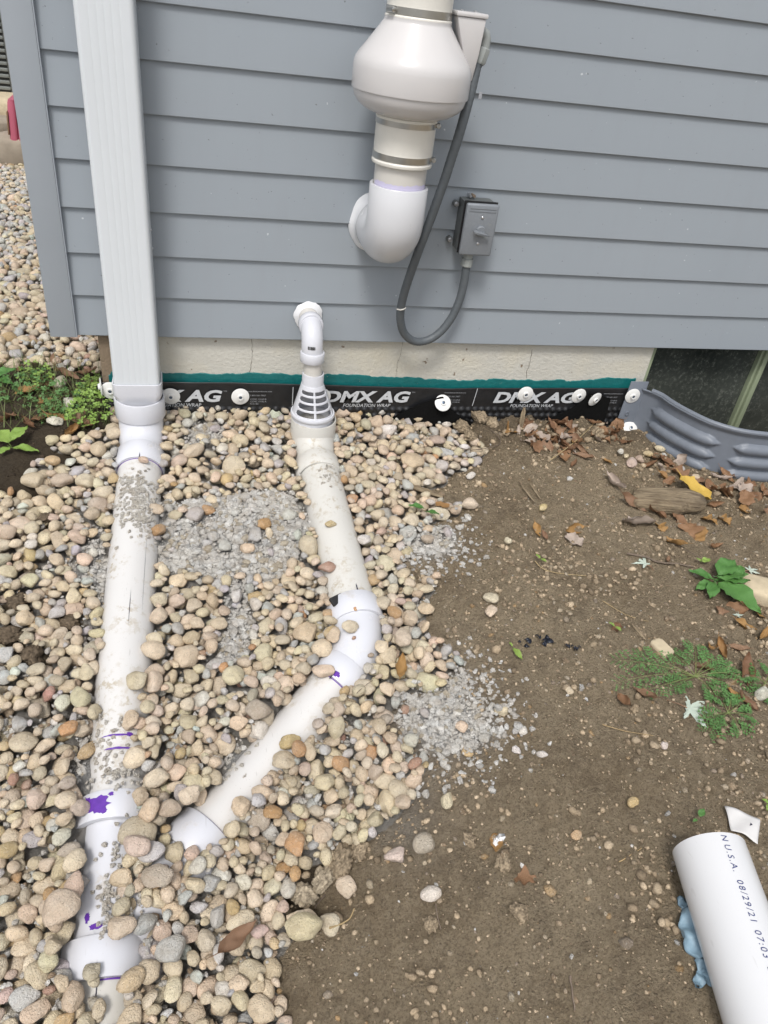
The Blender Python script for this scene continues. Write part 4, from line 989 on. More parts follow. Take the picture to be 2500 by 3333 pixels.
for it in range(12500):
    cand = okc[rs.integers(0, len(okc), 9)]; de = LEVEL[cand[:, 0], cand[:, 1]] - H[cand[:, 0], cand[:, 1]]; i, j = cand[np.argmax(de)]
    small = de.max() < .014; far = gy[j] > .2
    ax = rand_axes(rs, (.0194 if not small else .0125) * (1 - .22 * float(smooth(-.25, -1.1, gy[j])))); Rm = rotm(rs, .42)
    x, y = gx[i] + rs.uniform(-.002, .002), gy[j] + rs.uniform(-.002, .002); q = rest(x, y, Rm, ax)
    if q is None: continue
    z, fp = q
    if z + ax[2] * .5 > LEVEL[i, j] + .010: fails += 1; continue
    ci = rs.choice(len(PAL), p=PW)
    if far and gy[j] > .9 and rs.random() < .5: ci = 5
    var = rs.integers(22, NVAR) if (ci == 5 and rs.random() < .75) else rs.integers(0, 22)
    put(x, y, z, Rm, ax, var, ci, fp)
# second pass: stones for the gaps that still show the bed
for rep in range(3):
    hol_ = np.argwhere(okw & (OWN == -1) & (ZU > -60) & (ZU < 1700) & (ZV < 2320)); rs.shuffle(hol_)
    for i, j in hol_[:4200]:
        if OWN[i, j] != -1: continue
        ax = rand_axes(rs, (.0150, .0115, .0085)[rep]); Rm = rotm(rs, .4); q = rest(gx[i], gy[j], Rm, ax, .25)
        if q is None: continue
        z, fp = q
        if z + ax[2] * .3 > LEVEL[i, j] + .008: continue
        ci = rs.choice(len(PAL), p=PW); ci = 5 if rs.random() < .25 else ci
        put(gx[i], gy[j], z, Rm, ax, rs.integers(22, NVAR) if ci == 5 else rs.integers(0, 22), ci, fp)
# scattered stones lying on the grit patches
fc = np.argwhere(zf & (ZU > 0) & (ZU < 1660) & ((pnear > .95)))
for it in range(75):
    i, j = fc[rs.integers(0, len(fc))]; ax = rand_axes(rs, .0150); Rm = rotm(rs, .3); q = rest(gx[i], gy[j], Rm, ax, .3)
    if q is None or q[0] + ax[2] * .5 > Sg[i, j] + .022: continue
    ci = 5 if rs.random() < .55 else rs.choice(len(PAL), p=PW); put(gx[i], gy[j], q[0], Rm, ax, rs.integers(22, NVAR) if ci == 5 else rs.integers(0, 22), ci, q[1])
nbase = len(stones)
# loose stones that the photograph shows one by one: u, v, long axis (m), colour, variant, lift
NAMES = [p[0] for p in PAL]
LONE = [(1060, 1292, .046, 'cream', 3, 'pale cream stone on bare soil, upper of a close pair'), (1061, 1321, .044, 'cream', 25, 'pale cream stone on bare soil, lower of a close pair'),
        (1015, 1088, .052, 'cream', 5, 'wide flat cream stone at the outer tip of the gravel'), (985, 1097, .042, 'tan', 9, 'blocky tan stone beside a brown leaf at the gravel edge'), (1097, 1166, .034, 'cream', 7, 'lone cream stone on soil right of the pale dust patch'),
        (1017, 1027, .036, 'pale', 11, 'pale round stone alone on dark soil below the gravel edge'), (922, 1052, .030, 'pale', 24, 'white angular stone on dark soil by the bark strip'), (1172, 1097, .034, 'golden', 4, 'golden stone at the lower end of two wood splinters'),
        (1086, 1534, .046, 'cream', 12, 'cream heart-shaped stone at the tip of the grey chip patch'), (1009, 1623, .036, 'golden', 14, 'golden stone at the lower edge of the grey chip patch'), (1130, 1577, .030, 'pale', 26, 'white chip stone, uppermost of three on the soil'), (1115, 1620, .026, 'pale', 27, 'white chip stone, lower left of three on the soil'), (1171, 1627, .030, 'pale', 28, 'white chip stone, lower right of three on the soil'),
        (966, 1727, .048, 'cream', 23, 'knobbly cream stone alone on soil beside the gravel'), (931, 1930, .050, 'pale', 2, 'smooth pale oval stone alone on the dark soil'), (856, 1848, .056, 'pinkish', 25, 'pinkish block stone beside the large soil clod'), (918, 1822, .060, 'grey brown', 10, 'flat muddy stone sunk in the soil'), (749, 1916, .056, 'buff', 6, 'smooth buff stone at the rim of the dark hollow'),
        (656, 1998, .084, 'tan', 0, 'largest tan stone, lying below the dark hollow'), (712, 1994, .056, 'cream', 8, 'cream stone right of the largest tan stone'), (1230, 1492, .028, 'tan', 15, 'small tan stone on soil above the pale maple leaf'), (1368, 1732, .034, 'golden', 18, 'golden pebble on soil above the loose pipe'), (1646, 1498, .050, 'pale', 1, 'smooth white stone at the right edge by the feathery weed'),
        (1245, 1804, .030, 'golden', 16, 'oval golden pebble on soil left of the loose pipe'), (1435, 1850 - 240, .024, 'pale', 29, 'small white stone on soil right of the pale maple leaf'),
        (310, 983, .032, 'buff', 13, 'small buff stone balanced on the left pipe elbow'), (338, 1096, .044, 'tan', 17, 'tan stone resting in grey grit on the left pipe'), (343, 1146, .046, 'rust orange', 19, 'rust orange stone in grey grit beside the left pipe'), (715, 1130, .034, 'golden', 23, 'golden stone resting on the upper right pipe'), (705, 1222, .050, 'reddish', 26, 'reddish angular stone against the right pipe'),
        (757, 1353, .046, 'cream', 20, 'cream stone resting on the pipe bend'), (768, 1314, .016, 'rust orange', 21, 'tiny rust stone on the hub of the pipe bend'), (720, 1371, .046, 'cream', 22, 'cream stone leaning on the inner side of the pipe bend'), (764, 1376, .014, 'reddish', 12, 'tiny reddish pebble on the pipe bend'), (700, 1448, .060, 'cream', 3, 'cream blocky stone at the lower hub of the bend'),
        (370, 2052, .066, 'grey', 5, 'smooth blue grey oval stone in the foreground gravel'), (340, 1893, .070, 'grey brown', 24, 'dark brown rough stone on the covered branch pipe'), (325, 1838, .066, 'grey', 9, 'greenish grey long stone above the dark brown stone'), (640, 1821, .058, 'rust orange', 27, 'rust orange triangular stone in the lower gravel'), (293, 1822, .072, 'pinkish', 7, 'long pinkish stone lying across the covered wye'),
        (322, 1752, .064, 'tan', 11, 'tan stone below the purple stained hub'), (303, 1720, .050, 'cream', 14, 'pale stone touching the purple stain'), (280, 1558, .058, 'tan', 10, 'round tan stone leaning on the left pipe'), (370, 1742, .060, 'pinkish', 15, 'upright pinkish stone beside the wye hub'), (410, 1745, .060, 'cream', 25, 'square cream stone above the white branch hub'), (625, 1598, .056, 'golden', 28, 'rough golden stone on the diagonal pipe'),
        (186, 1620, .056, 'golden', 23, 'golden stone left of the purple bands'), (147, 1575, .052, 'rust orange', 6, 'orange stone left of the left pipe'), (160, 1912, .062, 'cream', 4, 'cream stone left of the lower purple drip'), (128, 1960, .084, 'tan', 8, 'long tan slab stone left of the lower pipe'), (258, 1985, .062, 'cream', 22, 'wedge shaped cream stone above the lower coupling'), (283, 2088 + 30, .062, 'tan', 2, 'tan stone leaning on the pipe below the lower coupling'),
        (850, 1322, .046, 'rust orange', 13, 'orange stone right of the pipe bend'), (868, 1378, .062, 'pinkish', 12, 'pinkish heart-shaped stone right of the pipe bend'), (820, 1570, .050, 'tan', 16, 'tan stone right of the diagonal pipe'), (1385, 985, .040, 'pinkish', 17, 'pinkish stone of the small pile by the window well'), (1340, 975, .034, 'pale', 18, 'white stone of the small pile by the window well'), (1425, 968, .040, 'tan', 20, 'tan stone beside the window well base'), (1400, 980, .034, 'golden', 21, 'golden stone of the small pile by the window well'), (1368, 990, .046, 'pinkish', 1, 'broad pinkish stone at the foot of the window well'), (1352, 985, .026, 'cream', 3, 'small cream stone of the pile by the window well'), (1500, 1030, .034, 'tan', 7, 'tan stone under leaves by the window well'), (1470, 1012, .030, 'grey', 5, 'grey stone under leaves by the window well'), (120, 930 - 20, .046, 'pale', 24, 'white stone among the weeds left of the corner'), (148, 875 - 5, .052, 'pale', 26, 'long white stone lying in the clover'), (112, 950, .046, 'tan', 9, 'tan stone at the lower edge of the weeds'), (113, 995, .046, 'golden', 6, 'golden stone on dark soil left of the gravel'), (70, 1025, .062, 'cream', 19, 'large cream stone on dark soil at the left'), (48, 1110 - 20, .030, 'pale', 28, 'small white stone on dark soil at the left'), (130, 826, .058, 'grey brown', 0, 'grey brown stone behind the weeds by the corner')]
special = {}
for u, v, L, cn, var, lab in LONE:
    P = gp(u, v, .004); ci = NAMES.index(cn); L *= .86 * (1 - .16 * float(smooth(-.3, -1.1, P.y))); ax = np.array([L / 2, L / 2 * rs.uniform(.66, .88), L / 2 * rs.uniform(.52, .7)]); Rm = rotm(rs, .22)
    for _ in range(3):                              # settle where the line of sight meets the pile
        q = rest(P.x, P.y, Rm, ax, .2)
        if q is None: break
        z, fp = q; d = ray(u, v); P = Vector(CAM + d * (z - CAM[2]) / d[2])
    q = rest(P.x, P.y, Rm, ax, .2)
    if q is None: continue
    z, fp = q; special[len(stones)] = lab; put(P.x, P.y, z, Rm, ax, var, ci, fp)
# how much of each stone shows from above, seen from the camera
cnt = np.zeros(len(stones)); ow = OWN.ravel(); mm_ = ow >= 0
uu, vv, ff = proj(GXX.ravel()[mm_], GYY.ravel()[mm_], H.ravel()[mm_]); inview = (uu > 0) & (uu < 1659) & (vv > 0) & (vv < 2212)
np.add.at(cnt, ow[mm_], inview / np.square(ff))
order = [i for i in np.argsort(-cnt) if i not in special and stones[i][1] < .3 and cnt[i] > 0]; single = list(special) + order[:300 - len(special)]
MARKS = [('the wall under the first lettering', 440, 880), ('the slotted cone', 640, 920), ('the fabric sag on the wall', 900, 900), ('the upper tip of the gravel', 1000, 985), ('the left pipe elbow', 305, 985), ('the weeds', 170, 950), ('the grey grit patch', 470, 1150), ('the right pipe elbow', 690, 1010), ('the golden stone on the right pipe', 715, 1130), ('the pale dust patch', 930, 1180), ('the long scratch on the left pipe', 262, 1440), ('the dark soil at the left edge', 30, 1370), ('the pipe bend', 775, 1380), ('the grey chip patch', 960, 1560), ('the purple bands', 245, 1600), ('the diagonal pipe', 610, 1590), ('the purple stained hub', 265, 1710), ('the white branch hub', 430, 1790), ('the rust orange triangular stone', 640, 1820), ('the dark hollow', 690, 1930), ('the lower coupling', 225, 2070), ('the blue grey oval stone', 370, 2052), ('the brown leaf in the foreground', 510, 2050), ('the lower purple drip', 195, 1945), ('the grey gap between the pipes', 500, 1380), ('the largest tan stone', 656, 1998), ('the bottom left corner', 20, 2190), ('the orange stone beside the bend', 850, 1322)]
recs = []
for i in single:
    x, y, z, Rm, ax, var, ci = stones[i]; u, v, f = proj(x, y, z); u, v = float(u), float(v)
    o = bpy.data.objects.new('river_stone', VME[var]); COL.objects.link(o)
    o.matrix_basis = Matrix.Translation((x, y, z)) @ Matrix(Rm.tolist()).to_4x4() @ Matrix.Diagonal((ax[0] * 1.05, ax[1] * 1.05, ax[2] * 1.06, 1))
    k = .88 + .28 * rs.random(); c = np.array(PAL[ci][1]) * k * (1 + rs.normal(0, .03, 3)); o.color = (c[0], c[1], c[2], 1); o['category'] = 'stone'
    if i in special: o['label'] = special[i]; o['group'] = 'loose stones told apart'; continue
    best = min(MARKS, key=lambda m: (m[1] - u) ** 2 + (m[2] - v) ** 2); du, dv = u - best[1], v - best[2]
    di = ('right of' if du > 0 else 'left of') if abs(du) > abs(dv) else ('below' if dv > 0 else 'above')
    shp = 'angular' if var >= 22 else ('long' if ax[1] / ax[0] < .74 else ('rounded' if ax[2] / ax[0] > .6 else 'flat'))
    o['group'] = 'river stones ' + di + ' ' + best[0]; recs.append(((PAL[ci][0] + ' ' + shp, di, best[0]), math.hypot(du, dv), o))
from collections import defaultdict
gr_ = defaultdict(list)
for key, dist, o in recs: gr_[key].append((dist, o))
ORD = ['nearest', 'second nearest', 'third nearest', 'fourth nearest', 'fifth nearest', 'sixth nearest', 'seventh nearest', 'eighth nearest', 'ninth nearest', 'tenth nearest']
for (cs, di, lm), L in gr_.items():
    L.sort(key=lambda t: t[0])
    for k, (dist, o) in enumerate(L): o['label'] = f'{ORD[min(k, 9)] + " " if len(L) > 1 else ""}{cs} river stone {di} {lm}'
# all remaining stones, one mass
def merge(items, variants, F, tint):
    nvv = variants[0].shape[0]; n = len(items); V = np.empty((n, nvv, 3), np.float32); T = np.empty((n, nvv, 4), np.float32)
    for k, (x, y, z, Rm, ax, var, c) in enumerate(items):
        V[k] = (variants[var] * (np.asarray(ax) * 1.05)) @ Rm.T + (x, y, z); T[k, :, :3] = c; T[k, :, 3] = 1
    FF = (F[None] + (np.arange(n) * nvv)[:, None, None]).reshape(-1, 3); return V.reshape(-1, 3), FF, T.reshape(-1, 4)
ss = set(single); items = []
for i, s in enumerate(stones):
    if i in ss: continue
    k = .86 + .28 * rs.random(); items.append(s[:6] + (np.array(PAL[s[6]][1]) * k * (1 + rs.normal(0, .03, 3)),))
def mass(name, items, variants, F, mat, label, cat, smooth_=True):
    V, FF, T = merge(items, variants, F, None); o = bpy.data.objects.new(name, np_mesh(name, V, FF, mat, smooth_, [('tint', 'FLOAT_COLOR', T)])); COL.objects.link(o)
    return tag(o, label, cat, None, 'stuff')
mass('river_gravel', items, VAR2, ICO2[1], M['stone_mass'], 'bed of rounded tan river gravel around the white pipes', 'gravel')
# ------------------------------------------------------------------ crushed limestone fines
ICO0 = (np.array([v for v in ico(1)[0]]), ico(1)[1])
SH = [stone_shape(ICO1[0], 500 + i, True) for i in range(16)]
rf = np.random.default_rng(8); items = []
def scatter(mask, n, size, cols, sink=.25, flat=(.5, .85), on=H, jit=.0):
    cells = np.argwhere(mask); out = []
    if not len(cells): return out
    for k in range(n):
        i, j = cells[rf.integers(0, len(cells))]; x, y = gx[i] + rf.uniform(-GD, GD) * .5, gy[j] + rf.uniform(-GD, GD) * .5
        a = size(); ax = np.array([a, a * rf.uniform(.6, .95), a * rf.uniform(*flat)]); c = cols[rf.integers(0, len(cols))]
        z = float(lookup(on, x, y)) + ax[2] * (1 - 2 * sink) * .7 + jit * rf.random()
        out.append((x, y, z, rotm(rf, .5), ax, rf.integers(0, 16), np.array(c) * rf.uniform(.8, 1.18)))
    return out
GREY = [(.60, .592, .565), (.55, .543, .52), (.65, .643, .615), (.50, .493, .472), (.58, .562, .53)]
inv = (ZU > -60) & (ZU < 1700) & (ZV < 2300)
offp = (pnear > .93) | (GYY > 0)
items += scatter(zf & inv & offp & (OWN == -1), 14000, lambda: min(.0062, rf.lognormal(math.log(.0019), .5)), GREY)
items += scatter(zf & inv & offp & (OWN == -1), 1300, lambda: rf.uniform(.0040, .0090), GREY + [(.40, .36, .29)], .3)
items += scatter(zf & inv & offp & (OWN == -1) & (GXX > .18) & (GXX < .62), 330, lambda: rf.uniform(.007, .0125), GREY + [(.42, .37, .29), (.45, .44, .42)], .25, (.55, .85))
op = np.zeros(H.shape, bool)
for p_ in ONPIPE: op |= inpoly(ZU + 14 * fbm(GXX * 30, GYY * 30, 3, 71), ZV + 14 * fbm(GXX * 30, GYY * 30, 3, 72), p_)
op &= GYY < 0; op = (rf.random(H.shape) < blur(op.astype(float), 5) ** 1.6) & (GYY < 0) & (OWN < 0)
items += scatter(op, 9500, lambda: min(.0045, rf.lognormal(math.log(.0012), .55)), [(.54, .52, .475), (.49, .47, .43), (.58, .56, .52)], .2, jit=.0012)
gaps = zg & ~zf & inv & offp & (H < LEVEL - .011)
items += scatter(gaps, 3800, lambda: rf.uniform(.0025, .0075), GREY + [(.40, .32, .22), (.34, .25, .17)], .35)
halo = blur(zf.astype(float), 12); hm = (rf.random(H.shape) < halo * 1.6) & ~zg & ~zf & inv & (GYY < 0)
items += scatter(hm, 1300, lambda: min(.010, rf.lognormal(math.log(.0028), .5)), GREY + [(.52, .51, .48)], .25)
mass('limestone_grit', items, SH, ICO1[1], M['fine_mass'], 'grey crushed limestone grit spilled over gravel and pipes', 'grit', False)

# ================================================================== loose soil, pebbles and chips
def gz1(x, y): return float(ground_z(np.array([x]), np.array([y]))[0])
def surf1(x, y): return max(gz1(x, y), float(lookup(H, x, y)) if GX0 < x < GX1 and GY0 < y < GY1 else -9)
def gpt(u, v, lift=0):                              # point on the built surface seen at (u, v)
    P = gp(u, v)
    for _ in range(4):
        d = ray(u, v); z = surf1(P.x, P.y) + lift; P = Vector(CAM + d * (z - CAM[2]) / d[2])
    return P
def dirt_scatter(n, size, cols, where, sink=.3, flat=(.5, .9), box=(-.45, 2.0, -1.75, .0)):
    X = rf.uniform(box[0], box[1], n * 3); Y = rf.uniform(box[2], box[3], n * 3); g, fi, gr, so, sd_, u, v = zones(X, Y)
    ok = where(X, Y, g, fi, gr, so, u, v) & (u > -40) & (u < 1690) & (v < 2280) & (v > 840); ok &= ~((X > 1.655) & (Y > -.30 + .33 * smooth(1.9, 1.66, X)))
    X, Y = X[ok][:n], Y[ok][:n]; Z = ground_z(X, Y); out = []
    for x, y, z in zip(X, Y, Z):
        a = size(); ax = np.array([a, a * rf.uniform(.6, .95), a * rf.uniform(*flat)]); c = cols[rf.integers(0, len(cols))]
        out.append((x, y, z + ax[2] * (1 - 2 * sink), rotm(rf, .5), ax, rf.integers(0, 16), np.array(c) * rf.uniform(.62, 1.25)))
    return out
BR = [(.40, .315, .215), (.35, .275, .187), (.46, .37, .26), (.29, .227, .155), (.43, .345, .242)]
onlydirt = lambda X, Y, g, fi, gr, so, u, v: ~g & ~fi & (X > .2)
clump = lambda X, Y, g, fi, gr, so, u, v: ~g & ~fi & (X > .2) & (fbm(X * 7, Y * 7, 3, 81) > .04)
SO1 = [stone_shape(ICO1[0], 700 + i, i % 2 == 0) * (1 + .10 * np.random.default_rng(i).normal(size=(len(ICO1[0]), 1))) for i in range(16)]
it_ = dirt_scatter(6500, lambda: min(.006, rf.lognormal(math.log(.0019), .5)), BR, onlydirt)
it_ += dirt_scatter(4200, lambda: min(.011, rf.lognormal(math.log(.0042), .45)), BR, clump)
it_ += dirt_scatter(900, lambda: rf.uniform(.004, .016), BR, lambda X, Y, g, fi, gr, so, u, v: (Y > -.10) & (X > .95) & (X < 1.58))
it_ += dirt_scatter(900, lambda: rf.uniform(.002, .010), [(.06, .045, .032), (.085, .064, .045), (.045, .034, .025)], lambda X, Y, g, fi, gr, so, u, v: so | (gr & (v > 930)))
it_ += dirt_scatter(500, lambda: rf.uniform(.004, .014), BR, lambda X, Y, g, fi, gr, so, u, v: ~g & (u > 580) & (u < 800) & (v > 1800) & (v < 2000))
mass('soil_crumbs', it_, SO1, ICO1[1], M['crumb'], 'brown crumbs of loose soil over the bare ground', 'soil', True)
pb_ = dirt_scatter(1100, lambda: min(.013, rf.lognormal(math.log(.0043), .45)), [(.38, .30, .20), (.33, .25, .165), (.42, .35, .25), (.30, .22, .14), (.36, .24, .12), (.27, .22, .17)], onlydirt, .55)
pb_ += dirt_scatter(420, lambda: rf.uniform(.003, .009), [(.40, .33, .235), (.44, .37, .27), (.34, .27, .19)], lambda X, Y, g, fi, gr, so, u, v: ~g & (u > 1150) & (v > 1180) & (v < 1480), .5)
mass('soil_pebbles', pb_, [stone_shape(ICO1[0], 800 + i, i % 3 == 0) for i in range(16)], ICO1[1], M['stone_mass'], 'small tan pebbles pressed into the bare soil', 'pebbles')
ch_ = dirt_scatter(230, lambda: min(.0085, rf.lognormal(math.log(.0020), .6)), [(.62, .62, .60), (.55, .55, .53), (.66, .65, .62)], onlydirt, .35)
mass('white_chips', ch_, SH, ICO1[1], M['fine_mass'], 'scattered white stone chips on the bare soil', 'chips', False)
# big clods of earth that can be told apart
def clod(u, v, L, lab, seed, col=(.13, .10, .07)):
    P = gpt(u, v); r = np.random.default_rng(seed); V = stone_shape(ICO4[0], seed, False); f = V * 4
    nz = fbm(f[:, 0] + f[:, 2] * .7, f[:, 1] - f[:, 2] * .6, 6, seed) + .8 * np.abs(fbm(f[:, 0] * 3.1 + f[:, 2] * 2, f[:, 2] * 3.1 + f[:, 1] * 2.3, 4, seed + 3)) + .35 * fbm(f[:, 0] * 9 + f[:, 2] * 5, f[:, 1] * 9 - f[:, 2] * 6, 3, seed + 5); V = V * (1 + .85 * nz[:, None])
    tn = np.clip(.75 + 1.6 * fbm(f[:, 0] * 7 + f[:, 2] * 4, f[:, 1] * 7 - f[:, 2] * 5, 4, seed + 7) + .8 * nz, .35, 1.6)[:, None]
    me = np_mesh('soil_clod', V * np.array([L / 2, L / 2 * .8, L / 2 * .6]), ICO4[1], M['crumb'], True, [('tint', 'FLOAT_COLOR', np.concatenate([np.array(col)[None] * tn, np.ones((len(V), 1))], 1))])
    o = bpy.data.objects.new('soil_clod', me); COL.objects.link(o); o.matrix_basis = Matrix.Translation((P.x, P.y, P.z + L * .12)) @ Matrix.Rotation(r.uniform(0, 6), 4, 'Z')
    return tag(o, lab, 'clod', 'clods of earth')
for i, (u, v, L, lab) in enumerate([(655, 1935, .046, 'crumbly soil clod at the left rim of the dark hollow'), (700, 1905, .044, 'crumbly soil clod above the dark hollow'), (735, 1862, .052, 'dark soil clod beside the pinkish block stone'), (775, 1840, .042, 'dark soil clod touching the gravel edge above the hollow'), (1000, 928, .060, 'dark soil clod at the wall right of the gravel'), (1035, 905, .050, 'soil clod standing against the wall wrap'), (1060, 915, .046, 'soil clod left of the upright wood chip'), (1015, 945, .045, 'soil clod in front of the wall clods'), (945, 905, .055, 'soil lump at the gravel tip by the wall'), (100, 1122, .040, 'dark soil clod in the gravel at the left'), (70, 1420, .050, 'dark soil clod at the left edge, lowest'), (20, 1380, .055, 'dark soil clod at the left edge, middle'), (150, 1350, .046, 'dark soil clod near the left pipe'), (40, 1305, .05, 'dark soil clod at the left edge, top'), (1290, 935, .05, 'soil clod under leaves near the window well'), (1580, 1960 - 60, .02, 'small soil clod right of the loose pipe'), (930, 1960 - 20 + 55, .03, 'soil clod below the pale oval stone'), (1085, 1885 - 20, .034, 'soil clod near the white scrap'), (1010, 1815, .032, 'soil clod above the pale oval stone'), (1120, 1985 - 10, .034, 'soil clod right of the pale oval stone')]):
    clod(u, v, L, lab, 900 + i, (.15, .115, .08) if u < 200 else ((.44, .37, .27) if v > 1800 and u < 720 else (.34, .27, .185)))

# ================================================================== leaves
def leaf_mesh(kind, curl, bend, seed, mat, nl=14, nw=6, wd=.42, fold=0.0):
    r = random.Random(seed); vs = []; fs = []
    for i in range(nl + 1):
        t = i / nl
        w_ = math.sin(math.pi * t ** .8) ** .9 * wd if kind == 'oval' else math.sin(math.pi * t ** .75) * wd * (1 + .42 * math.sin(t * 15 + seed)) if kind == 'lobed' else wd * min(1, 5 * t, 4 * (1 - t)) ** .8 * (1 + .15 * math.sin(t * 9 + seed))
        w_ = max(w_, .004)
        for j in range(nw + 1):
            s = (j / nw - .5) * 2; jag = 1 + (.10 * r.uniform(-1, 1) if abs(s) > .95 else 0)
            a = s * curl; x = t - .5; y = w_ * jag * (math.sin(a) / curl if abs(curl) > .05 else s); z = w_ * ((1 - math.cos(a)) / curl if abs(curl) > .05 else 0) + fold * abs(s) * w_ + bend * (t - .5) ** 2 + .030 * r.uniform(-1, 1) + .03 * math.sin(t * 11 + s * 3 + seed)
            vs.append((x, y, z))
    for i in range(nl):
        for j in range(nw): a = i * (nw + 1) + j; fs.append((a, a + nw + 1, a + nw + 2, a + 1))
    b = MB(); b.add(vs, fs); n0 = len(b.v)
    b.tube([(-.5, 0, vs[nw // 2][2]), (-.58, .01, vs[nw // 2][2] + .02), (-.72, .04, vs[nw // 2][2] + .05)], [.010, .009, .006], 5)
    return b.mesh('dead_leaf', mat, 60)
LEAFM = {}
for mi, mk in enumerate(('leaf_brown', 'leaf_rust', 'leaf_gold', 'leaf_grey', 'leaf_yellow')):
    LEAFM[mk] = [leaf_mesh(('oval', 'lobed', 'torn', 'oval', 'lobed', 'torn')[i], (1.3, .7, 1.0, 1.9, 1.2, .5)[i], (.5, -.5, .3, .8, -.7, .2)[i], mi * 10 + i, M[mk], wd=(.24, .36, .32, .26, .40, .30)[i]) for i in range(6)]
def place_leaf(u, v, L, mk, var, label, az=None, tilt=.25, lift=.25, name='dead_leaf', group='fallen dead leaves', flip=False):
    r = random.Random(int(u * 7 + v)); P = gpt(u, v); o = bpy.data.objects.new(name, LEAFM[mk][var]); COL.objects.link(o)
    m = Matrix.Translation((P.x, P.y, P.z + L * .06 * lift + .004)) @ Matrix.Rotation(az if az is not None else r.uniform(0, 6.28), 4, 'Z') @ Matrix.Rotation(r.gauss(0, tilt), 4, 'X') @ Matrix.Rotation(r.gauss(0, tilt), 4, 'Y')
    if flip: m = m @ Matrix.Rotation(math.pi, 4, 'X')
    o.matrix_basis = m @ Matrix.Scale(L, 4); return tag(o, label, 'leaf', group)
